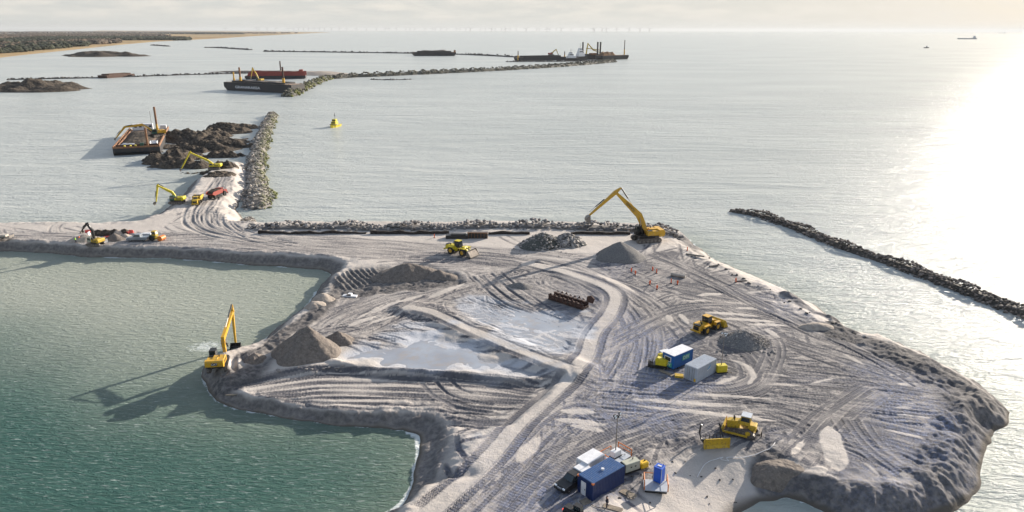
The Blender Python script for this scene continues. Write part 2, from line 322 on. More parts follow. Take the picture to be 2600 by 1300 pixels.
add_ridge([(2110, 830), (2160, 842), (2120, 822)], .6, 2.5, lump=1, seed=82, tgt=BERM_BANKSHADE)
# lagoon-side rims
add_ridge([(560, 985), (600, 1005), (700, 1030), (820, 1052), (900, 1062), (1000, 1072)], .25, 1.4, lump=1.2, seed=90)
add_ridge([(620, 905), (680, 885), (720, 850), (790, 805), (830, 770), (860, 735), (870, 705)], .6, 3.0, lump=1.3, seed=95, tgt=BERM_BANKSHADE)
add_area([(840, 700), (900, 680), (1060, 672), (1150, 690), (1180, 715), (1080, 735), (960, 742), (870, 760), (830, 745)], -.5, 4, tgt=BERM_BANKSHADE, jit=2)
add_area([(1030, 1095), (1110, 1085), (1150, 1110), (1130, 1180), (1190, 1200), (1120, 1230), (1050, 1200)], -1.1, 5, jit=1.5, tgt=BERM_BANKSHADE, val=.6)
add_ridge([(120, 636), (300, 642), (480, 650), (640, 662), (780, 668)], .5, 2.5, lump=1.4, seed=98)
# dug ground behind the dark excavator and around the revetment
add_area([(225, 590), (330, 588), (335, 600), (240, 604)], -.9, 1.5, jit=.6)
add_area([(510, 925), (560, 940), (640, 920), (700, 895), (660, 950), (560, 985), (505, 975)], -.3, 3, tgt=BERM_BANKSHADE, jit=1)

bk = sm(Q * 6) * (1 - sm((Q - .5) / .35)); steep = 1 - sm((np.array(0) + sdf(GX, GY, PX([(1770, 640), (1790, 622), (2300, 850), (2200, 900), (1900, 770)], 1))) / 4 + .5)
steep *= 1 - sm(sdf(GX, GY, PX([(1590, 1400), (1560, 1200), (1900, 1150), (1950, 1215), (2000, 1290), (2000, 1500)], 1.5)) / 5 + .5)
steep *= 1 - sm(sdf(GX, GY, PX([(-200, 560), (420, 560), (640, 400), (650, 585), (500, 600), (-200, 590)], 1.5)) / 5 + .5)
BERM_BANKSHADE = np.maximum(BERM_BANKSHADE, bk * steep * .9)  # steep bank faces: damp tone and their shade put into the colour
H += np.clip(BERM_BANKSHADE, 0, 1) * (.30 * fbm(GX, GY, 2.2, 3, 36) + .22 * fbm(GX, GY, .8, 3, 37)) * sm(Q * 2)
gul = np.abs(fbm(SARC, Q * 2.5, 3.2, 4, 38)); H -= bk * steep * (.75 * gul ** .8 - .15)

H -= 0 * H
def gh(x, y):
    x = float(x); y = float(y)
    if y <= Y0: return PLAT
    j = math.log(y / Y0) / A_ROW; i = (x / y - C0) / DC
    if j < 0 or j >= NR - 1 or i < 0 or i >= NC - 1: return 0.0
    j0, i0 = int(j), int(i); fj, fi = j - j0, i - i0
    return float((H[j0, i0] * (1 - fi) + H[j0, i0 + 1] * fi) * (1 - fj) + (H[j0 + 1, i0] * (1 - fi) + H[j0 + 1, i0 + 1] * fi) * fj)
def G(u, v):
    z = 3.0
    for _ in range(8): q = P(u, v, z); z = .5 * z + .5 * gh(q[0], q[1])
    return P(u, v, z)
def GP(pts): return np.array([G(u, v)[:2] for u, v in pts])

# ------------------------------------------------------------------ wheel and crawler tracks pressed into the ground
def strip(pts, w_, depth, val, arc=1.0, ridge=.5):
    n0 = len(pts)
    if n0 < 2: return
    ymean = float(np.mean(pts[:, 1])); st = max(.09, .0011 * ymean); q = spline(pts, st) if n0 < 4 else pts
    s = np.concatenate([[0], np.cumsum(np.hypot(*np.diff(q, axis=0).T))]); m = max(2, int(s[-1] / st)); t = np.linspace(0, s[-1], m)
    q = np.stack([np.interp(t, s, q[:, 0]), np.interp(t, s, q[:, 1])], 1)
    d = np.gradient(q, axis=0); d /= np.hypot(*d.T)[:, None] + 1e-9; nn = np.stack([-d[:, 1], d[:, 0]], 1)
    lat = np.arange(-w_ * .72, w_ * .72 + st, st); XX = q[:, 0][:, None] + nn[:, 0][:, None] * lat; YY = q[:, 1][:, None] + nn[:, 1][:, None] * lat
    a = np.abs(lat) / (w_ / 2); prof = np.where(a < 1, -depth, depth * ridge * np.clip((1.45 - a) / .45, 0, 1)); mk = np.where(a < 1, val, val * .5)
    jj = np.rint(np.log(np.maximum(YY, 1) / Y0) / A_ROW).astype(int); ii = np.rint((XX / np.maximum(YY, 1) - C0) / DC).astype(int)
    ok = (jj >= 0) & (jj < NR) & (ii >= 0) & (ii < NC)
    fade = np.minimum(1, np.minimum(t, t[-1] - t) / 1.2)[:, None] * (.75 + .25 * np.sin(t / 3.1 + RS.rand() * 6))[:, None]
    jj, ii = jj[ok], ii[ok]; pv = (prof[None, :] * fade)[ok]; mv = (mk[None, :] * fade)[ok]
    DH[jj, ii] = DH[jj, ii] * .35 + pv; TRK[jj, ii] = np.maximum(TRK[jj, ii] * .85, mv); ARC[jj, ii] = np.broadcast_to(t[:, None], XX.shape)[ok] * arc
def fam(px, n, spread, g=2.6, w_=.75, depth=.09, wig=.5, val=.9, cut=0.0, gz=None, jit=None):
    base = spline(GP(px), 1.0); d = np.gradient(base, axis=0); d /= np.hypot(*d.T)[:, None] + 1e-9; nn = np.stack([-d[:, 1], d[:, 0]], 1); m = len(base)
    t = np.arange(m)
    for k in range(n):
        off = (RS.rand() - .5) * spread if n > 1 else 0; f1 = RS.rand() * .08 + .02; ph = RS.rand() * 6; tilt = (RS.rand() - .5) * spread * .5
        o = off + wig * np.sin(t * f1 + ph) + wig * .4 * np.sin(t * f1 * 2.7 + ph * 2) + tilt * (t / m - .5)
        a0, a1 = 0, m
        if cut: a0 = int(m * RS.rand() * cut); a1 = int(m * (1 - RS.rand() * cut))
        if a1 - a0 < 6: continue
        for sgn in (-1, 1): strip((base + nn * (o + sgn * g / 2)[:, None])[a0:a1], w_ * (.85 + .3 * RS.rand()), depth * (.6 + .8 * RS.rand()), val * (.7 + .3 * RS.rand()))
def scribble(px, n, length, dir_deg, spread_deg, **k):
    pts = GP(px); x0, y0 = pts.min(0); x1, y1 = pts.max(0); c = 0
    while c < n:
        x = x0 + RS.rand() * (x1 - x0); y = y0 + RS.rand() * (y1 - y0)
        if not bool(inside(np.array([x]), np.array([y]), pts)[0]): continue
        c += 1; a = math.radians(dir_deg + (RS.rand() - .5) * spread_deg); ka = (RS.rand() - .5) * 1.6 / length; ln = length * (.5 + RS.rand()); q = [(x, y)]
        for s in range(int(ln)): a += ka; x += math.cos(a); y += math.sin(a); q.append((x, y))
        q = np.array(q)
        if len(q) < 4: continue
        d = np.gradient(q, axis=0); d /= np.hypot(*d.T)[:, None] + 1e-9; nn = np.stack([-d[:, 1], d[:, 0]], 1); g = k.get('g', 2.6)
        for sgn in (-1, 1): strip(q + nn * sgn * g / 2, k.get('w_', .7), k.get('depth', .08) * (.6 + .8 * RS.rand()), k.get('val', .9))
# fine background churn on the busy grounds
CH = np.zeros(H.shape)
for px in ([(1480, 660), (1700, 640), (1800, 680), (2000, 760), (2200, 870), (2480, 1010), (2470, 1150), (2250, 1230), (1960, 1180), (1900, 1150), (1600, 1260), (1300, 1300), (1150, 1310), (1400, 1050), (1500, 930), (1600, 800)],
           [(820, 780), (900, 750), (1180, 740), (1250, 780), (1050, 800), (900, 860), (760, 850)], [(1180, 700), (1400, 700), (1530, 760), (1480, 800), (1150, 780)]): add_area(px, 0, 5, jit=4, tgt=CH)
TRK = CH * (.55 + .45 * fbm(GX, GY, 4, 4, 61))
scribble([(1480, 680), (1750, 660), (2000, 780), (2250, 900), (2100, 1180), (1700, 1160), (1350, 1280), (1250, 1280), (1480, 1000), (1600, 820)], 190, 24, 0, 360, w_=.6, depth=.05, val=.75)
scribble([(1700, 850), (2200, 900), (2400, 1050), (2300, 1180), (1900, 1120), (1600, 1000)], 130, 24, 165, 60, w_=.6, depth=.06, val=.95)
scribble([(1500, 900), (1640, 800), (1640, 980), (1560, 1100)], 60, 20, 60, 80, w_=.5, depth=.05, val=.8)
scribble([(1120, 1310), (1420, 1100), (1560, 1180), (1420, 1310)], 110, 14, 50, 25, w_=.5, depth=.05, val=.85)
scribble([(820, 770), (1180, 745), (1260, 790), (1050, 800), (900, 870), (750, 850)], 150, 12, 30, 120, depth=.11, val=.7)
scribble([(1180, 690), (1420, 700), (1520, 770), (1380, 790), (1150, 770)], 70, 10, 150, 140, depth=.08, val=.6)
scribble([(1080, 800), (1250, 780), (1490, 800), (1430, 930), (1150, 860)], 46, 9, 150, 60, depth=.16, val=.8, g=1.8, w_=.5)
scribble([(450, 590), (640, 600), (800, 640), (500, 640), (0, 630), (0, 590)], 130, 16, 172, 40, depth=.09, val=.45)
scribble([(560, 450), (600, 470), (590, 590), (400, 570), (480, 500)], 90, 12, 65, 60, depth=.13, val=.5)
scribble([(900, 630), (1600, 650), (1500, 690), (1150, 700)], 60, 22, 170, 30, depth=.06, val=.5)
# sweeping routes
fam([(-60, 600), (300, 612), (600, 606), (900, 636), (1060, 650)], 16, 12, depth=.12, val=.6, wig=1.0, cut=.4)
fam([(560, 600), (900, 625), (1180, 648), (1400, 672), (1560, 735)], 26, 13, depth=.07, val=.55, wig=.8, cut=.25)
fam([(1000, 655), (1200, 655), (1380, 680), (1500, 712), (1590, 780), (1620, 850), (1590, 950), (1500, 1050)], 16, 7, depth=.09, val=.85, cut=.2)
fam([(1240, 690), (1400, 685), (1560, 720), (1680, 800), (1750, 880)], 8, 5, depth=.08, val=.8, cut=.3)
fam([(585, 440), (560, 480), (520, 530), (520, 570), (600, 596), (760, 622)], 14, 9, depth=.2, val=.55, w_=.9, wig=.8, cut=.15)
fam([(610, 440), (596, 500), (580, 560), (640, 600)], 4, 3, depth=.18, val=.5)
fam([(1180, 700), (1090, 735), (980, 755), (860, 800), (800, 840)], 8, 6, depth=.12, val=.6, cut=.2)
fam([(1210, 705), (1320, 690), (1130, 745), (900, 850)], 3, 2, depth=.14, val=.7)
fam([(1200, 700), (1270, 760), (1330, 790), (1440, 830)], 2, 2, depth=.2, val=.8)
fam([(1250, 690), (1310, 740), (1400, 800)], 1, 0, depth=.18, val=.8)
# lower field: long arcs
for k in [0, .9, 2.3, 3.6, 5, 6.3, 7.4, 8.8, 10, 11.2, 12.3]:
    v0 = 938 + k * 10.8
    fam([(560 + k * 13, 1000 + k * 5.5), (690 + k * 8, 958 + k * 8.4), (840, 940 + k * 10.2), (1060, 944 + k * 10.6), (1280, 962 + k * 9.6), (1420, 978 + k * 8.4)], 1, .5, g=1.75, w_=.66, depth=.085, val=1.0, wig=.3, cut=.06)
fam([(1085, 965), (1120, 1000), (1180, 1025), (1260, 1035)], 1, 0, depth=.14, val=1); fam([(1115, 958), (1150, 995), (1200, 1012)], 1, 0, depth=.14, val=1)
# long passes right of the haul road
for a, b, n in (((1490, 960), (2010, 1022), 2), ((1470, 985), (1990, 1050), 2), ((1430, 1010), (1950, 1075), 3), ((1400, 1045), (1800, 1085), 2), ((1560, 1000), (2450, 1040), 2), ((1700, 1010), (2460, 1095), 2), ((1900, 1010), (2440, 1130), 2),
                ((2000, 1040), (2440, 1170), 2), ((2010, 1070), (2420, 1195), 2), ((2040, 1100), (2380, 1215), 2), ((2060, 1120), (2300, 1225), 2), ((1900, 960), (2470, 1010), 2), ((1960, 930), (2440, 985), 2), ((1940, 1000), (2470, 1070), 2), ((2060, 1060), (2430, 1150), 2)):
    fam([a, ((a[0] + b[0]) / 2, (a[1] + b[1]) / 2 - 6), b], n, 2.4, g=2.3, w_=.7, depth=.1, val=1, wig=.35, cut=.15)
# fans and crossing passes towards the beach
for k in range(7): fam([(1610 + 30 * k, 705 + 12 * k), (1800 + 20 * k, 735 + 14 * k), (2010 + 25 * k, 762 + 17 * k)], 2, 1.6, depth=.09, val=.95, wig=.5, cut=.2)
for k in range(6): fam([(1650 + 42 * k, 640 + 18 * k), (1830 + 40 * k, 720 + 22 * k), (2100 + 30 * k, 850 + 14 * k), (2330 + 15 * k, 930 + 14 * k), (2440, 1010)][:4 if k else 5], 1, 1.0, depth=.14, val=.95, wig=.6, cut=.08)
fam([(1500, 905), (1600, 850), (1720, 790), (1850, 780), (1980, 800)], 4, 4, val=.9); fam([(1790, 780), (1960, 850), (2100, 900), (2350, 985)], 4, 5, val=.9, cut=.1)
fam([(1560, 960), (1700, 975), (1850, 990), (1925, 960), (1900, 900), (1840, 870), (1990, 840)], 5, 4, val=.95, depth=.07)
fam([(1800, 1000), (1905, 985), (1950, 930), (1960, 870), (1900, 830)], 3, 2.5, val=.95)
fam([(1760, 1110), (1900, 1050), (2020, 1075), (2080, 1140), (2060, 1200)], 3, 3, val=.95); fam([(1990, 1170), (2040, 1110), (2100, 1050), (2200, 980)], 4, 5, val=.95); fam([(2170, 1060), (2220, 1130), (2330, 1210)], 3, 3, val=.95)
fam([(1150, 1320), (1290, 1190), (1400, 1080), (1480, 1030), (1550, 1080), (1560, 1120), (1480, 1200)], 3, 2, val=.9)
fam([(1280, 1320), (1400, 1200), (1560, 1110), (1760, 1050), (1900, 1040)], 4, 4, val=.85, depth=.06)
fam([(1190, 1320), (1330, 1170), (1420, 1090)], 2, 3, val=.9); fam([(1640, 1190), (1800, 1150), (1950, 1110)], 2, 3, val=.7, depth=.05)
fam([(1140, 1100), (1150, 1150), (1185, 1200), (1200, 1230)], 1, 0, depth=.25, val=.9, g=3.0)
# haul road: smooth crown between two beaten wheel lanes
ROAD = [(1085, 1310), (1240, 1165), (1330, 1062), (1440, 965), (1488, 905), (1510, 845), (1550, 795), (1562, 752), (1525, 722), (1440, 692), (1340, 668)]
rb = spline(GP(ROAD), 1.0); strip(rb, 5.2, 0.0, .02, ridge=0); d_, _ = segdist(GX, GY, rb[::4]); km = sm((2.7 - d_) / .5); TRK *= 1 - km * .97; DH *= 1 - km
fam(ROAD, 1, 0, g=4.2, w_=1.25, depth=.13, val=1, wig=.0)
RID = [(1040, 782), (1100, 795), (1200, 840), (1330, 895), (1455, 940)]
rb = spline(GP(RID), 1.0); d_, _ = segdist(GX, GY, rb[::4]); km = sm((1.9 - d_) / .5) ; TRK *= 1 - km * .95; DH *= 1 - km; fam(RID, 1, 0, g=3.1, w_=.8, depth=.1, val=.9, wig=.1)
def smooth(px, w_):
    q = spline(GP(px), 1.0); y0, y1 = q[:, 1].min() - w_ - 1, q[:, 1].max() + w_ + 1; r0 = max(0, int(math.log(max(y0, Y0) / Y0) / A_ROW)); r1 = min(NR, int(math.log(max(y1, Y0 + 1) / Y0) / A_ROW) + 2); rs = slice(r0, r1)
    d, par = segdist(GX[rs], GY[rs], q[::2] if len(q) > 6 else q); ww = w_ / 2 * (.85 + .16 * fbm(GX[rs], GY[rs], 5, 3, 66)); tt = np.clip(par / max(1, (len(q[::2]) if len(q) > 6 else len(q)) - 1), 0, 1); ww = ww * (1 - np.abs(2 * tt - 1) ** 3.0) + .28 * fbm(GX[rs], GY[rs], 1.6, 3, 68); k = sm((ww - d) / .5 + .3); TRK[rs] *= 1 - k * .96; DH[rs] *= 1 - k * .85; FLAT[rs] = np.maximum(FLAT[rs], k)
FLAT = np.zeros(H.shape); o2 = lambda x, y: (1300 + x / 1.84, 600 + y / 1.84)
for a_, b_, w_ in (((540, 760), (1110, 800), 1.9), ((800, 735), (1300, 765), 1.0), ((540, 790), (1300, 868), 1.6), ((220, 815), (400, 825), 2.0), ((190, 850), (440, 884), 1.8), ((270, 880), (440, 915), 1.5), ((1475, 880), (1530, 1120), 4.4), ((1400, 1075), (1450, 1110), 3.5), ((1730, 900), (2040, 970), 1.3),
                   ((860, 276), (1010, 268), 2.2), ((1090, 265), (1170, 262), 1.6), ((1040, 335), (1290, 345), 1.6), ((900, 355), (1200, 378), 1.8), ((960, 382), (1250, 402), 1.7), ((1100, 410), (1320, 420), 1.6), ((1200, 300), (1380, 330), 1.4), ((1300, 352), (1400, 365), 1.6), ((800, 300), (960, 305), 1.0), ((1000, 310), (1180, 318), 1.1),
                   ((1800, 692), (1900, 690), 1.6), ((1840, 662), (1960, 660), 1.5), ((1930, 690), (2010, 690), 1.5), ((1940, 706), (2080, 706), 1.2), ((1840, 640), (1900, 635), 1.4), ((1760, 650), (1820, 645), 1.0), ((1780, 802), (1880, 800), 1.1), ((1770, 830), (1970, 852), 1.0), ((1900, 745), (2080, 757), .9), ((1820, 782), (1900, 786), .7), ((1170, 690), (1390, 700), .9), ((1170, 640), (1300, 655), .7), ((1390, 690), (1520, 660), .7),
                   ((1175, 428), (1250, 475), 1.8), ((1680, 530), (1830, 612), 1.3), ((1540, 545), (1660, 610), 1.0), ((780, 358), (822, 410), 2.0), ((725, 365), (740, 400), 2.0), ((390, 170), (590, 268), 2.4), ((0, 110), (330, 165), 1.8), ((0, 80), (300, 118), 1.5), ((950, 695), (1055, 655), 1.5), ((1300, 1030), (1370, 940), 1.2), ((1640, 1050), (1720, 1120), 1.0), ((1800, 1110), (1900, 1120), 1.5), ((1600, 1190), (1680, 1160), 1.2), ((140, 930), (0, 1080), 2.5), ((1410, 370), (1460, 400), 2.5)): smooth([o2(*a_), o2((a_[0] + b_[0]) / 2, (a_[1] + b_[1]) / 2 - 2), o2(*b_)], w_)
smooth([o2(1000, 570), o2(1090, 600), o2(1128, 650), o2(1095, 700)], 1.4); smooth([(930, 800), (1000, 770), (1090, 745)], 2.2); smooth([(880, 830), (960, 800)], 2.0); smooth([(940, 820), (1030, 785)], 1.6); smooth([(900, 812), (990, 765)], 1.2); smooth([(1080, 760), (1190, 715)], 2.4)
fam([(1650, 640), (1830, 720), (2100, 850), (2330, 930), (2440, 1010)], 1, 0, depth=.14, val=.95, wig=.6); fam([(1730, 690), (1930, 780), (2140, 870), (2350, 985)], 1, 0, depth=.14, val=.95, wig=.6); fam([(1690, 665), (1880, 745), (2060, 830)], 1, 0, depth=.12, val=.95)
# thin ice and hoar between the ruts around the pools
ib = np.zeros(H.shape)
for px in ([(1110, 790), (1180, 745), (1330, 765), (1510, 790), (1490, 880), (1420, 915), (1290, 880), (1180, 840)], [(880, 900), (960, 850), (1060, 800), (1120, 830), (1250, 880), (1400, 930), (1200, 940), (980, 930)], [(1230, 1095), (1290, 1080), (1300, 1110), (1240, 1130)]): add_area(px, 0, 4, jit=3, tgt=ib)
WET = np.maximum(WET * .6, ib * sm((fbm(GX * .6, GY, 5, 5, 67) + .12) * 3.5) * (1 - np.clip(TRK, 0, 1) * .7))
# dozed corrugations beside the long heap
d1 = sdf(GX, GY, G2([(835, 705), (880, 680), (960, 676), (985, 700), (930, 725), (860, 740)])); kk = sm(d1 / 2); DH += kk * .22 * np.sin((GX * .86 + GY * .5) * 2 * math.pi / 1.35 + 2 * fbm(GX, GY, 6, 2, 64))
d1 = sdf(GX, GY, G2([(560, 915), (640, 890), (660, 915), (590, 950), (540, 955)])); kk = sm(d1 / 2); DH += kk * .3 * np.sin((GX * .9 + GY * .4) * 2 * math.pi / 1.9 + 2 * fbm(GX, GY, 4, 2, 65))
beach = sm((Q - .0) / .2) * (1 - sm((Q - .75) / .4)); live = sm((Q - .62) / .3)
H = H + DH * live
TRK = np.clip(TRK, 0, 1) * np.where(SD > 0, live, 0)
FROST_SKYTINT = sm((fbm(GX, GY, 22, 4, 44) + .25) * 1.6) * sm((GX - (GY - 175) * .4 - 6) / 48)  # bluish skylight put into the ground colour, on top of thin frost

# ------------------------------------------------------------------ ground material and sheet
def ground_mat():
    m = bpy.data.materials.new('sand_and_tracks'); m.use_nodes = True; t = m.node_tree; b = t.nodes['Principled BSDF']
    def at(n): a = N(t, 'ShaderNodeAttribute'); a.attribute_name = n; return a.outputs['Fac']
    tc = N(t, 'ShaderNodeTexCoord')
    def noise(sc, det=6, r=.6):
        n = N(t, 'ShaderNodeTexNoise'); n.inputs['Scale'].default_value = sc; n.inputs['Detail'].default_value = det; n.inputs['Roughness'].default_value = r; L(t, tc.outputs['Object'], n.inputs['Vector']); return n.outputs['Fac']
    def mix(f, a, c):
        x = N(t, 'ShaderNodeMix', data_type='RGBA'); 
        for i, q in ((0, f), (6, a), (7, c)):
            if isinstance(q, tuple): x.inputs[i].default_value = (*q, 1)
            elif isinstance(q, (int, float)): x.inputs[i].default_value = q
            else: L(t, q, x.inputs[i])
        return x.outputs[2]
    def rng(q, a, c, d=0, e=1):
        r = N(t, 'ShaderNodeMapRange'); r.inputs['From Min'].default_value = a; r.inputs['From Max'].default_value = c; r.inputs['To Min'].default_value = d; r.inputs['To Max'].default_value = e; L(t, q, r.inputs['Value']); return r.outputs[0]
    def mul(a, c):
        x = N(t, 'ShaderNodeMath', operation='MULTIPLY')
        for i, q in enumerate((a, c)):
            if isinstance(q, (int, float)): x.inputs[i].default_value = q
            else: L(t, q, x.inputs[i])
        return x.outputs[0]
    dry = mix(rng(noise(.09), .35, .65), (.50, .455, .415), (.43, .39, .355)); churn = mix(rng(noise(.8, 8, .7), .3, .7), (.140, .135, .142), (.078, .077, .090))
    c = mix(rng(at('trk'), .12, .6), dry, churn)
    c = mix(mul(at('berm_bankshade'), rng(noise(1.1), .25, .6, .6, 1)), c, (.088, .083, .084))  # dark berm soil, plus shade painted on the bank faces
    fz = N(t, 'ShaderNodeMapRange'); L(t, at('trk'), fz.inputs['Value']); fz.inputs['To Min'].default_value = .35; c = mix(mul(mul(at('frost_skytint'), fz.outputs[0]), rng(noise(1.6, 8, .75), .40, .60, 0, .85)), c, (.215, .25, .37))  # blue of the sky and frost mixed into the albedo
    c = mix(mul(at('icy'), .75), c, (.44, .47, .53))
    c = mix(at('wetline'), c, (.11, .095, .08))
    L(t, c, b.inputs['Base Color']); b.inputs['Roughness'].default_value = .9; b.inputs['Specular IOR Level'].default_value = .15
    w_ = N(t, 'ShaderNodeMath', operation='SINE'); L(t, mul(at('arc'), 2 * math.pi / .55), w_.inputs[0]); tr = mul(mul(w_.outputs[0], at('trk')), .32)
    ad = N(t, 'ShaderNodeMath', operation='ADD'); L(t, tr, ad.inputs[0]); L(t, mul(noise(2.2, 9, .72), 2.2), ad.inputs[1])
    bp = N(t, 'ShaderNodeBump'); bp.inputs['Distance'].default_value = .06; L(t, ad.outputs[0], bp.inputs['Height']); L(t, bp.outputs[0], b.inputs['Normal'])
    return m
GM = ground_mat()
wetline = (1 - sm((Q - .02) / .16)) * (Q > -.5)
keep = H > -1.3; idx = np.arange(NR * NC).reshape(NR, NC)
kq = keep[:-1, :-1] | keep[1:, :-1] | keep[:-1, 1:] | keep[1:, 1:]
quads = np.stack([idx[:-1, :-1][kq], idx[:-1, 1:][kq], idx[1:, 1:][kq], idx[1:, :-1][kq]], 1)
used = np.zeros(NR * NC, bool); used[quads.ravel()] = True; remap = np.cumsum(used) - 1
V3 = np.stack([GX.ravel(), GY.ravel(), H.ravel()], 1)[used]
o = np_mesh('ground', V3, remap[quads], GM, True, dict(trk=TRK.ravel()[used], berm_bankshade=BERM_BANKSHADE.ravel()[used], frost_skytint=FROST_SKYTINT.ravel()[used], arc=ARC.ravel()[used], icy=WET.ravel()[used], wetline=wetline.ravel()[used]))
tag(o, kind='structure'); print('ground verts', len(V3), 'TRK', float(TRK[SD > 3].mean()), float(CH[SD > 3].mean()), np.percentile(TRK[SD > 3], [10, 50, 90]))

# frozen pools
def flat_poly(name, px, z, m, grow=0):
    pts = G2(px, z); c = pts.mean(0); pts = c + (pts - c) * (1 + grow); me = bpy.data.meshes.new(name); me.from_pydata([(x, y, z) for x, y in pts], [], [tuple(range(len(pts)))]); me.materials.append(m)
    me.update()
    if me.polygons[0].normal.z < 0: me.flip_normals()
    o = bpy.data.objects.new(name, me); COL.objects.link(o); return o
ICE = mat('thin_ice', (.33, .355, .40), .30, c2=(.25, .26, .29), sc=.16, bump=.004, bsc=3, spec=.6, dirt=(.30, .27, .25), dirt_amt=.35)
ICE.node_tree.nodes['Principled BSDF'].inputs['Roughness'].default_value = .2
zA = float(np.median([gh(*P(u, v, 3)[:2]) for u, v in [(1000, 905), (1150, 905), (1250, 930), (1080, 890)]])) + .05
zB = float(np.median([gh(*P(u, v, 3)[:2]) for u, v in [(1200, 790), (1320, 810), (1420, 830), (1400, 870), (1300, 830)]])) + .04
tag(flat_poly('frozen_pool', POOL_A, zA, ICE, .10), kind='structure'); tag(flat_poly('frozen_pool', POOL_B, zB, ICE, .12), kind='structure')

# ------------------------------------------------------------------ water: one sheet to the horizon
def water():
    a = .0105; yr = 28 * np.exp(np.arange(int(math.log(62000 / 28) / a) + 1) * a); cx = np.linspace(-1.5, 1.5, 420)
    Yw = np.repeat(yr[:, None], len(cx), 1); Xw = Yw * cx[None, :]; nr, nc = Yw.shape
    rmax = int(math.log(480 / 28) / a); sd = np.full(Yw.shape, -60.0); s_, _q, _a = shore_dist(Xw[:rmax], Yw[:rmax]); sd[:rmax] = s_
    foam = np.exp(-np.clip(-sd, 0, 99) / .4) * .78 * (sd < 2.5); shal = np.exp(-np.clip(-sd, 0, 99) / 9.0)
    # lagoon: south of the causeway and left of the fill
    cw = G2([(-900, 620), (0, 605), (400, 610), (830, 640), (1000, 690), (1000, 900), (1300, 1000), (1200, 1600), (-900, 1600)], 0); lag = sm(sdf(Xw, Yw, cw) / 6 + .5); lag[rmax:] = 0
    # froth stirred up around the working bucket
    bx, by = P(585, 885, 0)[:2]; q = np.hypot((Xw - bx + 5) / 9, (Yw - by - 1) / 5.5); froth = np.exp(-q ** 2 * 1.6)
    turb = sm((Yw + Xw * .35 - 72 + 14 * fbm(Xw, Yw, 40, 3, 77)) / 62)  # lagoon paler further out: suspended sand plus sky reflection put in the colour
    idx = np.arange(nr * nc).reshape(nr, nc); F4 = np.stack([idx[:-1, :-1], idx[:-1, 1:], idx[1:, 1:], idx[1:, :-1]], -1).reshape(-1, 4)
    m = bpy.data.materials.new('sea_water'); m.use_nodes = True; t = m.node_tree; b = t.nodes['Principled BSDF']
    def at(n): x = N(t, 'ShaderNodeAttribute'); x.attribute_name = n; return x.outputs['Fac']
    geo = N(t, 'ShaderNodeNewGeometry')
    def nze(scale, rot, det=3, r=.55, typ='ShaderNodeTexNoise', dist=0):
        mp = N(t, 'ShaderNodeMapping'); mp.inputs['Scale'].default_value = (*scale, 1); mp.inputs['Rotation'].default_value = (0, 0, math.radians(rot)); L(t, geo.outputs['Position'], mp.inputs[0])
        n = N(t, typ); n.inputs['Scale'].default_value = 1; n.inputs['Detail'].default_value = det; n.inputs['Roughness'].default_value = r; n.inputs['Distortion'].default_value = dist; L(t, mp.outputs[0], n.inputs['Vector']); return n.outputs['Fac']
    def op(o_, a, c=None):
        x = N(t, 'ShaderNodeMath', operation=o_)
        for i, q in enumerate((a, c)):
            if q is None: continue
            if isinstance(q, (int, float)): x.inputs[i].default_value = q
            else: L(t, q, x.inputs[i])
        return x.outputs[0]
    def rng(q, a, c, d=0, e=1):
        r = N(t, 'ShaderNodeMapRange'); r.inputs['From Min'].default_value = a; r.inputs['From Max'].default_value = c; r.inputs['To Min'].default_value = d; r.inputs['To Max'].default_value = e; L(t, q, r.inputs['Value']); return r.outputs[0]
    def mix(f, a, c):
        x = N(t, 'ShaderNodeMix', data_type='RGBA')
        for i, q in ((0, f), (6, a), (7, c)):
            if isinstance(q, tuple): x.inputs[i].default_value = (*q, 1)
            elif isinstance(q, (int, float)): x.inputs[i].default_value = q
            else: L(t, q, x.inputs[i])
        return x.outputs[2]
    murk = nze((.006, .012), 20, 4)
    ccol = mix(rng(murk, .35, .65), (.40, .425, .415), (.455, .475, .46))
    lcol = mix(rng(nze((.03, .05), 10, 3), .35, .65), (.032, .088, .078), (.050, .112, .098))
    lcol = mix(at('turbid_sheen'), lcol, (.34, .36, .31)); c = mix(at('lagoon'), ccol, lcol); c = mix(op('MULTIPLY', at('shallow'), .45), c, (.20, .24, .19))
    streak = nze((.6, 3.2), 40, 5, .65, dist=.6)
    glints = op('MULTIPLY', rng(streak, .56, .76, 0, .5), op('MULTIPLY', at('lagoon'), 1.0))  # pale glints on the lagoon wave crests, painted into the base colour
    fn = nze((1.2, 1.2), 0, 7, .7, dist=1.2); fo = rng(op('ADD', at('foam'), op('MULTIPLY', fn, .9)), .98, 1.15, 0, .9)
    fr = rng(op('ADD', op('MULTIPLY', at('froth'), .55), op('MULTIPLY', nze((.6, 1.4), 15, 7, .72, dist=2.0), 1.0)), .93, 1.05, 0, .8)
    fm = op('MAXIMUM', op('MAXIMUM', fo, fr), glints); c = mix(fm, c, (.62, .66, .66)); L(t, c, b.inputs['Base Color'])
    b.inputs['IOR'].default_value = 1.33; b.inputs['Specular IOR Level'].default_value = .07
    L(t, op('MAXIMUM', rng(nze((.004, .02), 15, 3), .3, .7, .20, .27), op('MULTIPLY', fm, .7)), b.inputs['Roughness'])
    swell = nze((.045, .16), -14, 4, .55, dist=.4); chop = nze((.28, .75), 24, 5, .6, dist=.3); chop2 = nze((.9, 2.0), -30, 4, .6)
    lagw = nze((.42, 1.25), 38, 6, .65, dist=.8)
    h = op('ADD', op('ADD', op('MULTIPLY', swell, 1.5), op('MULTIPLY', nze((.012, .05), -18, 3, .5, dist=.6), 2.2)), op('ADD', op('MULTIPLY', chop, .75), op('MULTIPLY', chop2, .34)))
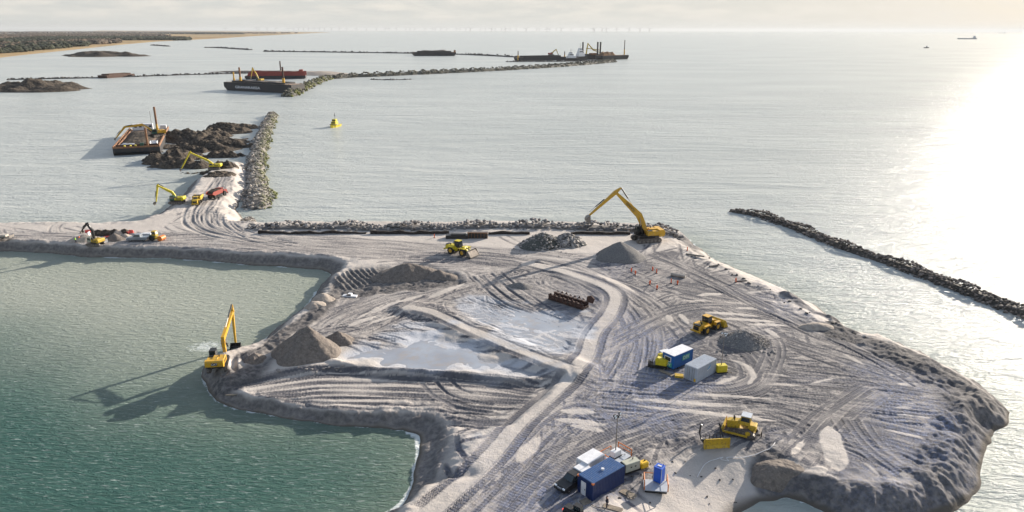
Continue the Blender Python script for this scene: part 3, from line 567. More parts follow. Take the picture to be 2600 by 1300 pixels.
    hl = op('ADD', op('MULTIPLY', lagw, .8), op('MULTIPLY', chop2, .13))
    hh = N(t, 'ShaderNodeMix', data_type='FLOAT'); L(t, at('lagoon'), hh.inputs[0]); L(t, h, hh.inputs[2]); L(t, hl, hh.inputs[3])
    bp = N(t, 'ShaderNodeBump'); bp.inputs['Distance'].default_value = 1.0; bp.inputs['Strength'].default_value = .85; L(t, hh.outputs[0], bp.inputs['Height']); L(t, bp.outputs[0], b.inputs['Normal'])
    o = np_mesh('water', np.stack([Xw.ravel(), Yw.ravel(), np.zeros(nr * nc)], 1), F4, m, True, dict(foam=foam.ravel(), shallow=shal.ravel(), lagoon=lag.ravel(), froth=froth.ravel(), turbid_sheen=turb.ravel()))
    tag(o, kind='structure')
water()

# ------------------------------------------------------------------ rubble mounds
def rock_mat(name, c1, c2, moss=None):
    m = bpy.data.materials.new(name); m.use_nodes = True; t = m.node_tree; b = t.nodes['Principled BSDF']; b.inputs['Roughness'].default_value = .85; b.inputs['Specular IOR Level'].default_value = .25
    a = N(t, 'ShaderNodeAttribute'); a.attribute_name = 'tint'; mx = N(t, 'ShaderNodeMix', data_type='RGBA'); L(t, a.outputs['Fac'], mx.inputs[0]); mx.inputs[6].default_value = (*c1, 1); mx.inputs[7].default_value = (*c2, 1); o = mx.outputs[2]
    if moss:
        a2 = N(t, 'ShaderNodeAttribute'); a2.attribute_name = 'moss'; m2 = N(t, 'ShaderNodeMix', data_type='RGBA'); L(t, a2.outputs['Fac'], m2.inputs[0]); L(t, o, m2.inputs[6]); m2.inputs[7].default_value = (*moss, 1); o = m2.outputs[2]
    L(t, o, b.inputs['Base Color']); return m
ph = (1 + 5 ** .5) / 2
ICO = np.array([(-1, ph, 0), (1, ph, 0), (-1, -ph, 0), (1, -ph, 0), (0, -1, ph), (0, 1, ph), (0, -1, -ph), (0, 1, -ph), (ph, 0, -1), (ph, 0, 1), (-ph, 0, -1), (-ph, 0, 1)], float) / 1.9
ICF = np.array([(0, 11, 5), (0, 5, 1), (0, 1, 7), (0, 7, 10), (0, 10, 11), (1, 5, 9), (5, 11, 4), (11, 10, 2), (10, 7, 6), (7, 1, 8), (3, 9, 4), (3, 4, 2), (3, 2, 6), (3, 6, 8), (3, 8, 9), (4, 9, 5), (2, 4, 11), (6, 2, 10), (8, 6, 7), (9, 8, 1)])
def rocks(C, size, rs, flat=.7):
    n = len(C); V = ICO[None] * (1 + .55 * (rs.rand(n, 12, 1) - .5)); V = V * np.stack([.8 + .7 * rs.rand(n), .7 + .5 * rs.rand(n), flat * (.7 + .5 * rs.rand(n))], 1)[:, None, :]
    a = rs.rand(n) * 6.28; b = (rs.rand(n) - .5) * 1.4; ca, sa, cb, sb = np.cos(a), np.sin(a), np.cos(b), np.sin(b)
    x, y, z = V[..., 0].copy(), V[..., 1].copy(), V[..., 2].copy(); y, z = y * cb[:, None] - z * sb[:, None], y * sb[:, None] + z * cb[:, None]; x, y = x * ca[:, None] - y * sa[:, None], x * sa[:, None] + y * ca[:, None]
    V = np.stack([x, y, z], -1) * np.asarray(size)[:, None, None] + C[:, None, :]; Fq = (ICF[None] + 12 * np.arange(n)[:, None, None]).reshape(-1, 3); return V.reshape(-1, 3), Fq
def mound(name, label, cat, px, half, hgt, rsz, m, z=0.0, dens=1.0, world=None, crest=.35, seed=1, core=None, mossy=False, group=None, prof=None):
    rs = np.random.RandomState(seed); pts = spline(PX(px, z) if world is None else world, 1.0); n = len(pts); d = np.gradient(pts, axis=0); d /= np.hypot(*d.T)[:, None]; nn = np.stack([-d[:, 1], d[:, 0]], 1)
    length = n; k = int(length * half * 2.3 / (rsz * rsz) * dens * .9)
    s = rs.rand(k) * (n - 1); i = s.astype(int); l = rs.rand(k) * 2 - 1; endt = np.minimum(1, np.minimum(s, n - 1 - s) / (half * 1.1)); wv = 1 + .18 * np.sin(s * .21 + seed) + .12 * np.sin(s * .083); hb = half * wv * (.45 + .55 * np.sqrt(endt))
    if prof is not None: hb = hb * np.interp(s / (n - 1), *zip(*prof))
    hz = hgt * np.minimum(1, (1 - np.abs(l)) / (1 - crest)) * (.35 + .65 * endt) * (1 + .25 * np.sin(s * .33 + 2 * seed)) + rs.randn(k) * rsz * .14
    C = np.stack([pts[i, 0] + nn[i, 0] * l * hb, pts[i, 1] + nn[i, 1] * l * hb, z + hz - rsz * .2], 1)
    sz = rsz * (.38 + .4 * rs.rand(k) ** 1.6); V, Fq = rocks(C, sz, rs); tint = np.repeat(np.clip(rs.rand(k) ** 1.3, 0, 1), 12); mo = np.repeat(np.clip((-l * .9 if mossy == 1 else l * .9) + .1 + .5 * (rs.rand(k) - .5), 0, 1) * (rs.rand(k) < .8), 12) if mossy else np.zeros(k * 12)
    # solid core under the stones
    cs = np.linspace(-1, 1, 9); et = np.minimum(1, np.minimum(np.arange(n), n - 1 - np.arange(n)) / (half * 1.1)); hw = half * (.45 + .55 * np.sqrt(et)) * .95
    if prof is not None: hw = hw * np.interp(np.arange(n) / (n - 1), *zip(*prof))
    CX = pts[:, None, :] + nn[:, None, :] * (cs[None, :, None] * hw[:, None, None]); CZ = z - .6 + (hgt * .8 + .2) * np.minimum(1, (1 - np.abs(cs)) / (1 - crest))[None, :] * (.35 + .65 * et[:, None])
    V2 = np.concatenate([CX, CZ[..., None]], -1).reshape(-1, 3); g = np.arange(n * 9).reshape(n, 9); a, b_, c_, e_ = g[:-1, :-1], g[:-1, 1:], g[1:, 1:], g[1:, :-1]
    F2 = np.concatenate([np.stack([a, b_, c_], -1).reshape(-1, 3), np.stack([a, c_, e_], -1).reshape(-1, 3)]) + len(V)
    o = np_mesh(name, np.concatenate([V, V2]), np.concatenate([Fq, F2]), m, False, dict(tint=np.concatenate([tint, np.full(len(V2), .1)]), moss=np.concatenate([mo, np.zeros(len(V2))])))
    return tag(o, label, cat, group)
RK = rock_mat('grey_rock', (.13, .125, .125), (.42, .38, .35)); RKM = rock_mat('mossy_rock', (.16, .15, .14), (.48, .43, .38), (.13, .145, .045)); RKD = rock_mat('dark_rock', (.035, .033, .034), (.14, .125, .115)); RKB = rock_mat('brown_rock', (.06, .055, .05), (.25, .21, .185)); RKF = rock_mat('far_rock', (.07, .068, .06), (.27, .25, .19), (.16, .17, .03))
BW = 'rubble breakwaters in the sea'
mound('breakwater', 'tall mossy rubble breakwater running from the sand spit straight out to sea', 'breakwater', [(652, 532), (655, 500), (650, 450), (652, 410), (665, 360), (680, 320), (694, 292)], 4.9, 3.3, .95, RKM, seed=3, mossy=1, dens=.8, prof=[(0, 1.25), (.2, 1.0), (1, .95)])
mound('breakwater', 'dark rock breakwater in the glittering sea on the right side', 'breakwater', [(1856, 537), (1940, 552), (2040, 588), (2150, 632), (2300, 682), (2450, 740), (2600, 798), (2760, 862)], 2.9, 1.8, .68, RKB, seed=5, dens=1.0, prof=[(0, .5), (.15, .9), (1, 1.1)])
mound('rock_revetment', 'grey rock wall along the far edge of the sand platform', 'rock wall', [(622, 588), (700, 586), (860, 584), (950, 588), (1100, 585), (1350, 582), (1560, 588), (1660, 592), (1735, 608)], 3.6, 2.3, .95, RK, z=2.2, seed=8, dens=.9, crest=.5)
mound('rock_heap', 'small cluster of brown boulders at the foot of the mossy breakwater', 'rocks', [(618, 570), (632, 563), (650, 560)], 2.2, 1.6, .9, RKM, seed=9, dens=1.0)
mound('breakwater', 'yellow green mossy breakwater slanting down behind the black barge', 'breakwater', [(732, 246), (775, 224), (815, 206), (840, 199)], 7.5, 4.5, 2.4, RKF, seed=12, mossy=1, dens=.8)
mound('breakwater', 'long thin grey breakwater leading far out towards the dredger', 'breakwater', [(838, 200), (900, 196), (950, 194), (1100, 187), (1300, 177), (1450, 167), (1562, 157)], 8, 5.0, 2.1, RKF, seed=13, dens=.75)
mound('breakwater', 'faint thin rock dam just in front of the distant dark barge with pipe', 'breakwater', [(1285, 157), (1400, 156.5), (1480, 155.5), (1560, 154)], 7, 2.0, 3.0, RKD, seed=14, dens=.6)
mound('breakwater', 'low black reef lying in the water below the long thin breakwater', 'reef', [(940, 202), (1000, 203), (1052, 201)], 4, .8, 2.0, RKD, seed=15, dens=.6)
mound('breakwater', 'thin dark line of rock in the bay right of the wooded coast', 'breakwater', [(522, 121), (560, 122), (637, 127)], 9, 3.0, 4.0, RKD, seed=16, dens=.5)
mound('breakwater', 'very short dark line of rock close to the far sandy beach', 'breakwater', [(386, 115), (430, 118)], 9, 3.0, 4.0, RKD, seed=17, dens=.5)
mound('breakwater', 'dark low dam between open water and the flat barge far out', 'breakwater', [(668, 131), (800, 132.5), (950, 134.5), (1050, 136), (1180, 139), (1320, 146)], 7, 3.4, 3.5, RKD, seed=18, dens=.45)
mound('breakwater', 'long low dark dam crossing the bay behind the red barge', 'breakwater', [(15, 203), (150, 200), (280, 197), (450, 191), (600, 187), (700, 185)], 4.5, 1.8, 2.2, RKD, seed=19, dens=.5)

# ------------------------------------------------------------------ heaps
def soil_mat(name, c1, c2, sc=1.2, bump=.25, bsc=1.3, c3=None):
    m = mat(name, c1, .95, c2=c2, sc=sc, bump=bump, bsc=bsc, spec=.1, dirt=c3, dirt_amt=.35 if c3 else 0); return m
def heap(name, label, cat, u, v, a, b, h, m, rot=0.0, ap=(0, 0), rough=.15, seed=1, z=None, rim=1.3, n=72, group=None, base=None, stones=None, sharp=1.15, rsc=.5):
    c = G(u, v) if z is None else P(u, v, z); r = np.linspace(0, 1, 30); th = np.linspace(0, 2 * np.pi, n, endpoint=False); R, T = np.meshgrid(r, th, indexing='ij')
    wob_ = 1 + .12 * np.sin(T * 2 + seed) + .08 * np.sin(T * 3 + seed * 2) + .05 * np.sin(T * 5 + seed * 3); x = R * a * np.cos(T) * wob_; y = R * b * np.sin(T) * wob_; x += ap[0] * (1 - R); y += ap[1] * (1 - R)
    X = x * math.cos(rot) - y * math.sin(rot); Y = x * math.sin(rot) + y * math.cos(rot); hh = h * (1 - R ** sharp); hh = np.minimum(hh, h * .93 + .07 * hh) ; mm = min(a, b)
    hh += (h * rough * fbm(X + c[0], Y + c[1], mm * rsc, 5, seed, .58)) * np.minimum(1, (1 - R) * 5) - .25 * (R > .97)
    k = n; idx = np.arange(30 * k).reshape(30, k); nx = np.roll(idx, -1, 1); Fq = np.stack([idx[:-1], idx[1:], nx[1:], nx[:-1]], -1).reshape(-1, 4)
    g = np.array([gh(c[0] + xx, c[1] + yy_) for xx, yy_ in zip(X[-1], Y[-1])]) if z is None else np.zeros(k); Z = hh + (R ** 2) * ((g - c[2])[None, :] if z is None else 0)
    V = np.stack([X.ravel(), Y.ravel(), Z.ravel()], 1); o = np_mesh(name, V, Fq, m, True); o.location = tuple(float(q) for q in c); tag(o, label, cat, group)
    if stones:
        rs = np.random.RandomState(seed); num, sz, mm_ = stones; q = rs.rand(num) ** .55 * 1.02; t = rs.rand(num) * 6.283; x = q * a * np.cos(t) + ap[0] * (1 - q); y = q * b * np.sin(t) + ap[1] * (1 - q)
        X2 = x * math.cos(rot) - y * math.sin(rot); Y2 = x * math.sin(rot) + y * math.cos(rot); C = np.stack([X2, Y2, h * (1 - np.minimum(q, 1) ** sharp) + .02], 1); V2, F2 = rocks(C, sz * (.4 + .9 * rs.rand(num) ** 2), rs)
        np_mesh('stones', V2, F2, mm_, False, dict(tint=np.repeat(rs.rand(num), 12), moss=np.zeros(num * 12)), parent=o)
    return o
S_DK = soil_mat('damp_sand_heap', (.19, .165, .145), (.125, .11, .10), bump=.3, bsc=1.1, c3=(.25, .21, .18)); S_GR = soil_mat('grey_gravel', (.22, .21, .20), (.12, .118, .12), sc=4, bump=.15, bsc=5); S_SD = soil_mat('pale_sand_heap', (.40, .345, .295), (.30, .26, .225), bump=.12, bsc=1.5)
S_CL = soil_mat('dark_clay', (.085, .070, .055), (.032, .029, .027), sc=.35, bump=1.1, bsc=.55, c3=(.15, .12, .095)); S_BK = soil_mat('dark_gravel', (.13, .13, .12), (.06, .065, .06), sc=3, bump=.2, bsc=4)
heap('sand_heap', 'tall dark pointed sand heap beside the nearest digging excavator', 'sand pile', 775, 898, 7.0, 4.8, 5.5, S_DK, rot=.25, ap=(.8, .5), rough=.10, seed=4, sharp=1.05)
heap('sand_heap', 'low dark sand ridge touching the right flank of the tall pointed heap', 'sand pile', 860, 866, 3.6, 2.2, 2.1, S_DK, rot=-.35, rough=.15, seed=5)
heap('sand_heap', 'small dark sand lump between lagoon and the tall pointed heap', 'sand pile', 648, 914, 2.0, 1.5, 1.5, S_DK, rot=.4, rough=.15, seed=6)
heap('sand_heap', 'broad grey sand heap with ribbed ground on its left, below the yellow loader', 'sand pile', 1035, 701, 9.0, 5.0, 3.4, S_DK, rot=.05, ap=(.5, 0), rough=.10, seed=7, sharp=1.3)
heap('sand_heap', 'low sand shoulder on the right end of the broad grey heap', 'sand pile', 1115, 703, 4.6, 3.0, 1.7, S_DK, rot=-.1, rough=.2, seed=8)
heap('sand_heap', 'rounded pale sand mound on the lagoon edge, upper of the two', 'sand pile', 818, 762, 2.9, 2.2, 1.6, S_SD, rot=.2, rough=.12, seed=9, sharp=1.7)
heap('sand_heap', 'rounded pale sand mound on the lagoon edge, lower of the two', 'sand pile', 798, 779, 2.7, 1.7, 1.3, S_SD, rot=.4, rough=.12, seed=10, sharp=1.7)
heap('gravel_heap', 'round grey gravel heap in front of the largest excavator', 'gravel pile', 1574, 650, 7.4, 6.4, 4.0, S_GR, rough=.06, seed=11, sharp=1.25, rsc=.3)
heap('gravel_heap', 'gravel heap covered in stones beside the lamp mast and containers', 'gravel pile', 1890, 868, 5.0, 4.2, 2.3, S_GR, rough=.08, seed=12, sharp=1.3, stones=(900, .17, RK))
heap('gravel_heap', 'dark green grey heap of coarse rubble against the rock wall', 'gravel pile', 1378, 622, 7.0, 5.4, 3.6, S_BK, rough=.10, seed=13, stones=(500, .34, RK), sharp=1.2)
heap('rock_heap', 'heap of grey boulders on the right of the dark rubble heap', 'rocks', 1440, 618, 5.0, 4.4, 2.9, S_BK, rough=.15, seed=14, stones=(420, .62, RK), sharp=1.2)
heap('gravel_heap', 'tiny dark gravel heap between the excavator boom shadows', 'gravel pile', 1322, 727, 2.9, 2.2, 1.0, S_GR, rough=.1, seed=15)
heap('sand_heap', 'pale sand heap topmost beside the dark armed excavator', 'sand pile', 300, 597, 2.6, 2.2, 1.7, S_SD, seed=16, rough=.1)
heap('sand_heap', 'brown sand heap just right of the dark armed excavator', 'sand pile', 292, 608, 3.4, 2.4, 1.9, S_DK, seed=17, rough=.1)
heap('sand_heap', 'small pale sand heap left of the silver car', 'sand pile', 318, 602, 2.2, 1.6, 1.1, S_SD, seed=18, rough=.1)
heap('sand_heap', 'wide sand bank behind the dark armed excavator cab', 'sand pile', 216, 609, 4.6, 3.0, 1.7, S_SD, seed=19, rough=.12)
for k, (u, v, a) in enumerate([(250, 592, 2.2), (270, 592, 2.6), (292, 591, 2.4), (316, 590, 2.0)]):
    heap('soil_heap', ['low black soil heap leftmost of the row behind the pale heaps', 'low black soil heap second of the row behind the pale heaps', 'low black soil heap third of the row behind the pale heaps', 'low black soil heap rightmost of the row behind the pale heaps'][k], 'soil pile', u, v, a, 1.6, 1.2, S_CL, seed=20 + k, rough=.2, group='black soil heaps on the causeway')
heap('sand_heap', 'smooth dark sand bank right of the pale beach at the bottom', 'sand pile', 1968, 1196, 3.4, 2.6, 1.0, S_DK, seed=26, rough=.2, sharp=1.6)
heap('sand_heap', 'light rounded sand hump on the right edge above the beach', 'sand pile', 2072, 832, 3.2, 2.2, 1.0, S_SD, seed=27, rough=.1, sharp=1.8)
# islands and clay banks in the bay
CG = 'dark clay banks left of the mossy breakwater'
for k, (u, v, a, b, h, lb) in enumerate([(612, 325, 13, 9, 3.2, 'farthest dark clay bank, low and tapering towards the sea'), (575, 336, 17, 12, 5.5, 'tall dark clay bank at the back of the bay group'), (540, 347, 14, 10, 4.2, 'dark clay bank left of the tallest far bank'), (490, 356, 22, 14, 6.0, 'widest dark clay bank facing the near barge'), (562, 362, 13, 8, 3.0, 'low clay bank among the pools of the bay'),
                                     (588, 374, 12, 7, 3.6, 'rounded clay bank nearest the mossy breakwater'), (520, 378, 17, 8, 4.2, 'dark clay bank in the middle of the group'), (482, 386, 13, 7, 3.4, 'brown clay bank above the small pale pool'), (568, 398, 12, 5.5, 3.2, 'small dark clay cone behind the middle excavator'), (505, 404, 6, 4, 1.4, 'low clay bump beside the middle excavator arm'),
                                     (436, 408, 14, 12, 6.0, 'steep dark clay bank nearest the barge stern'), (408, 424, 7, 5, 1.6, 'flat clay tongue running into the water'), (470, 424, 13, 8, 4.0, 'brown clay bank under the middle excavator bucket'), (510, 436, 15, 7, 2.2, 'low brown clay bank on which the middle excavator stands'), (562, 424, 8, 5, 3.0, 'dark clay bank right behind the middle excavator'), (500, 450, 13, 7, 2.4, 'dark clay bank at the near end of the group'), (552, 444, 9, 5, 1.4, 'clay edge where the sandy spit begins')]):
    heap('clay_bank', lb, 'clay bank', u, v, a * 1.02, b * 1.1, h * .85, S_CL, seed=40 + k, z=-.3 if k < 13 else None, rough=.8, sharp=1.9, group=CG, rsc=.42)
heap('clay_bank', 'very low clay shelf joining the dark clay banks', 'clay bank', 530, 372, 26, 36, .95, S_CL, seed=77, z=-.35, rough=1.3, sharp=2.5, rsc=.3, rot=-.5, group=CG)
heap('island', 'small dark island just off the wooded coast', 'island', 268, 143, 118, 75, 11, S_CL, seed=60, z=-1, rough=.9, sharp=2.2, rsc=.5)
heap('island', 'dark brown island at the left edge of the bay, front one', 'island', 92, 229, 68, 44, 8.5, S_CL, seed=61, z=-1, rough=.9, sharp=2.2, rsc=.5)
heap('sand_bank', 'pale sand bank at the bend of the far breakwaters', 'sand bank', 800, 190, 62, 26, 5, S_SD, seed=62, z=-.5, rough=.2, sharp=2.2, rot=-.3)
heap('sand_bank', 'narrow grey sand bar behind the red barge', 'sand bank', 640, 184.5, 75, 10, 3, S_DK, seed=63, z=-.5, rough=.2, sharp=2.2)
heap('sand_bank', 'small pale sand patch right of the black barge', 'sand bank', 758, 220, 17, 10, 3.2, S_SD, seed=64, z=-.3, rough=.2, sharp=2)

# black liner wall standing along the foot of the rock wall
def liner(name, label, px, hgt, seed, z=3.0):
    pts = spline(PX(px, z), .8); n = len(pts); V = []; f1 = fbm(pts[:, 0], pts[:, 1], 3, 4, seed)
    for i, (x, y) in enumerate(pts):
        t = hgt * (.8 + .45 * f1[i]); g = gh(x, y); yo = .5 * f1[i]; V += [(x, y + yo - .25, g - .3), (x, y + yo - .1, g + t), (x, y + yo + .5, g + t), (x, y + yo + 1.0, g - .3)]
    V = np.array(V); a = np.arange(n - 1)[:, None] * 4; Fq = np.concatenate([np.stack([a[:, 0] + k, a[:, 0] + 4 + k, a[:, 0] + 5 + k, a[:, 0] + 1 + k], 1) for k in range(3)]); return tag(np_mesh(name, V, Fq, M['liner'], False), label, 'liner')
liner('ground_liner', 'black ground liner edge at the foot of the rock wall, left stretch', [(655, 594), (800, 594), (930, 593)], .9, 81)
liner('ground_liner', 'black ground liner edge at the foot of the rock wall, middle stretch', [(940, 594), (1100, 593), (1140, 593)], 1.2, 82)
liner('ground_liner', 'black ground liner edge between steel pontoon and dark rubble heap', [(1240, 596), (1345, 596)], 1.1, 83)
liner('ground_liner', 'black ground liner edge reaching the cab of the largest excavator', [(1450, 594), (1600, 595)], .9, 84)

# ------------------------------------------------------------------ the wooded coast
def coast():
    px = [(-700, 230), (-300, 182), (-40, 152), (60, 140), (140, 131.5), (230, 122), (320, 112.5), (400, 105.5), (470, 102), (550, 98), (640, 92), (730, 87.5), (800, 84), (838, 82.3), (760, 81), (650, 79.8), (480, 78.6), (250, 77.6), (-100, 76), (-700, 74.5)]
    pts = PX(px, 0); keep_ = np.hypot(pts[:, 0], pts[:, 1]) < 60000; pts = pts[keep_]; inner = pts + 0; c = pts.mean(0)
    me = bpy.data.meshes.new('coast'); n = len(pts); V = [(x, y, -.5) for x, y in pts]
    d = np.gradient(pts, axis=0); ins = []
    for i in range(n):
        e = pts[(i + 1) % n] - pts[i - 1]; e = e / np.hypot(*e); q = np.array([-e[1], e[0]]) * 22
        if not inside(np.array([pts[i][0] + q[0]]), np.array([pts[i][1] + q[1]]), pts)[0]: q = -q
        ins.append((pts[i][0] + q[0], pts[i][1] + q[1], 2.2))
    Fs = [(i, (i + 1) % n, n + (i + 1) % n, n + i) for i in range(n)] + [tuple(range(n, 2 * n))]; me.from_pydata(V + ins, [], Fs)
    m = bpy.data.materials.new('coast_grass'); m.use_nodes = True; t = m.node_tree; b = t.nodes['Principled BSDF']; b.inputs['Roughness'].default_value = 1; b.inputs['Specular IOR Level'].default_value = .05
    g = N(t, 'ShaderNodeNewGeometry'); mp_ = N(t, 'ShaderNodeMapping'); mp_.inputs['Scale'].default_value = (.004, .0009, 1); L(t, g.outputs['Position'], mp_.inputs[0]); nz_ = N(t, 'ShaderNodeTexNoise'); nz_.inputs['Scale'].default_value = 1; nz_.inputs['Detail'].default_value = 8; nz_.inputs['Roughness'].default_value = .65; L(t, mp_.outputs[0], nz_.inputs['Vector'])
    cr_ = N(t, 'ShaderNodeValToRGB'); e = cr_.color_ramp.elements; e[0].position = .32; e[0].color = (.10, .07, .045, 1); e[1].position = .72; e[1].color = (.13, .17, .05, 1)
    for p_, q in ((.42, (.30, .20, .10)), (.52, (.36, .27, .15)), (.62, (.20, .14, .09))): x = e.new(p_); x.color = (*q, 1)
    L(t, nz_.outputs['Fac'], cr_.inputs[0]); L(t, cr_.outputs[0], b.inputs['Base Color']); me.materials.append(m)
    if me.polygons[-1].normal.z < 0: me.flip_normals()
    o = bpy.data.objects.new('coast', me); COL.objects.link(o); tag(o, kind='structure')
    def wood(name, label, polys, m, num, size, seed):
        rs = np.random.RandomState(seed); C = []
        for poly, frac in polys:
            w_ = PX(poly, 2); x0, y0 = w_.min(0); x1, y1 = w_.max(0); need = int(num * frac); tries = 0
            while need > 0 and tries < 60:
                tries += 1; x = x0 + rs.rand(6000) * (x1 - x0); y = y0 + (y1 - y0) * rs.rand(6000) ** 1.5; k = inside(x, y, w_) & (fbm(x, y, 160, 3, seed) > -.32); q = np.stack([x[k], y[k]], 1)[:need]; C.append(q); need -= len(q)
        C = np.concatenate(C); r = np.hypot(*C.T); s = size * (.6 + .8 * rs.rand(len(C))) * np.clip(r / 2500, .8, 3.0); h = np.clip(s * .8, 2, 11)
        # three leaf clumps per tree, jittered
        Cs = []; Ss = []
        for k in range(3): Cs.append(np.stack([C[:, 0] + rs.randn(len(C)) * s * .45, C[:, 1] + rs.randn(len(C)) * s * .45, 2 + h * (.35 + .45 * rs.rand(len(C)))], 1)); Ss.append(np.minimum(s * (.45 + .3 * rs.rand(len(C))), 16))
        C3 = np.concatenate(Cs); S3 = np.concatenate(Ss); V, Fq = rocks(C3, S3, rs, flat=.75); V[:, 2] = np.clip(V[:, 2], 1.5, 22)
        o = np_mesh(name, V, Fq, m, False, dict(tint=np.repeat(rs.rand(len(C3)), 12), moss=np.zeros(len(V)))); tag(o, label, 'woodland', kind='stuff')
    EV = rock_mat('evergreen_leaves', (.014, .018, .010), (.036, .040, .020)); BR = rock_mat('bare_winter_trees', (.055, .040, .030), (.13, .095, .065))
    wood('evergreen_wood', 'dark evergreen wood behind the near stretch of beach', [([(-300, 150), (-20, 138), (60, 132), (140, 124), (215, 117), (215, 113.5), (120, 116), (40, 120), (-300, 126)], .4), ([(0, 106), (90, 100), (230, 98), (350, 97.5), (480, 100.5), (470, 102.5), (380, 102), (250, 103.5), (150, 107), (60, 110), (0, 112)], .5), ([(400, 86), (470, 84.5), (600, 85.5), (615, 87), (500, 87)], .1)], EV, 5200, 11, 5)
    wood('bare_wood', 'brown leafless wood spread across the flat coast', [([(-300, 124), (40, 117), (130, 112), (260, 106), (330, 107), (230, 114), (150, 119), (60, 127), (-300, 145)], .3), ([(-200, 92), (0, 90), (150, 88), (280, 87), (400, 89), (420, 92), (300, 95), (150, 97), (0, 100), (-200, 110)], .5), ([(0, 82), (200, 81), (430, 81.5), (640, 84), (780, 84.2), (640, 85.5), (400, 84.5), (200, 84), (0, 85)], .2)], BR, 5600, 11, 6)
coast()
# offshore sand heap at the far spit tip and haze
def haze():
    m = bpy.data.materials.new('haze_air'); m.use_nodes = True; t = m.node_tree; t.nodes.clear(); o_ = N(t, 'ShaderNodeOutputMaterial'); v = N(t, 'ShaderNodeVolumePrincipled'); v.inputs['Density'].default_value = 2.3e-5; v.inputs['Color'].default_value = (.60, .63, .66, 1); v.inputs['Anisotropy'].default_value = .15
    L(t, v.outputs[0], o_.inputs['Volume']); mb = MB(); mb.box((0, 0, 142), (240000, 240000, 290)); o = mb.build('haze', m); tag(o, kind='stuff')
haze()

# ------------------------------------------------------------------ machines
def stadium(L_, h, n=7):
    r = h / 2; x = L_ / 2 - r; return [(x + r * math.cos(t), r + r * math.sin(t)) for t in np.linspace(-math.pi / 2, math.pi / 2, n)] + [(-x + r * math.cos(t), r + r * math.sin(t)) for t in np.linspace(math.pi / 2, 3 * math.pi / 2, n)]
def crawler(root, L_, h, wd, gauge, m=None, rot=0, z=0):
    for s in (-1, 1):
        mb = MB(); y = s * gauge / 2; R = Matrix.Rotation(rot, 4, 'Z'); mb.prism(stadium(L_, h), y - wd / 2, y + wd / 2)
        n = int(L_ / .28)
        for k in range(n):
            x = -L_ / 2 + h / 2 + (L_ - h) * (k + .5) / n
            for zz in (-.02, h + .02): mb.box((x, y, zz), (.12, wd * 1.02, .07))
        for k in range(6): mb.cyl((-L_ / 2 + h / 2 + (L_ - h) * k / 5, y - wd / 2 - .03, h * .42), (-L_ / 2 + h / 2 + (L_ - h) * k / 5, y + wd / 2 + .03, h * .42), h * .26, n=8, m=1)
        o = mb.build('crawler_track', [m or M['trk'], M['steel']], root); o.location = (0, 0, z); o.rotation_euler = (0, 0, rot)
def cab(root, x, y, z, l, w_, h, body, glass=None, name='cab', roof=None):
    mb = MB(); mb.prism([(x - l / 2, z), (x + l / 2, z), (x + l / 2, z + h * .35), (x + l * .38, z + h), (x - l / 2, z + h)], y - w_ / 2, y + w_ / 2); mb.box((x - l * .05, y, z + h + .04), (l * .92, w_ * 1.04, .09), m=1)
    o = mb.build(name, [body, roof or body], root); g = MB()
    for s in (-1, 1): g.prism([(x - l * .42, z + h * .42), (x + l * .40, z + h * .42), (x + l * .30, z + h * .92), (x - l * .42, z + h * .92)], y + s * (w_ / 2 + .012) - .01, y + s * (w_ / 2 + .012) + .01)
    g.add([(x + l / 2 + .012, y - w_ * .42, z + h * .4), (x + l / 2 + .012, y + w_ * .42, z + h * .4), (x + l * .392 + .012, y + w_ * .42, z + h * .95), (x + l * .392 + .012, y - w_ * .42, z + h * .95)], [(0, 1, 2, 3)])
    g.box((x - l / 2 - .01, y, z + h * .68), (.02, w_ * .8, h * .45)); g.build('window', glass or M['glass'], o); return o
def piston(root, a, b, r, y=0, name='hydraulic_cylinder'):
    a = Vector((a[0], y, a[1])); b = Vector((b[0], y, b[1])); mid = a.lerp(b, .58); mb = MB(); mb.cyl(a, mid, r, n=8, m=0); mb.cyl(mid, b, r * .5, n=6, m=1); return mb.build(name, [M['blk'], M['chrome']], root)
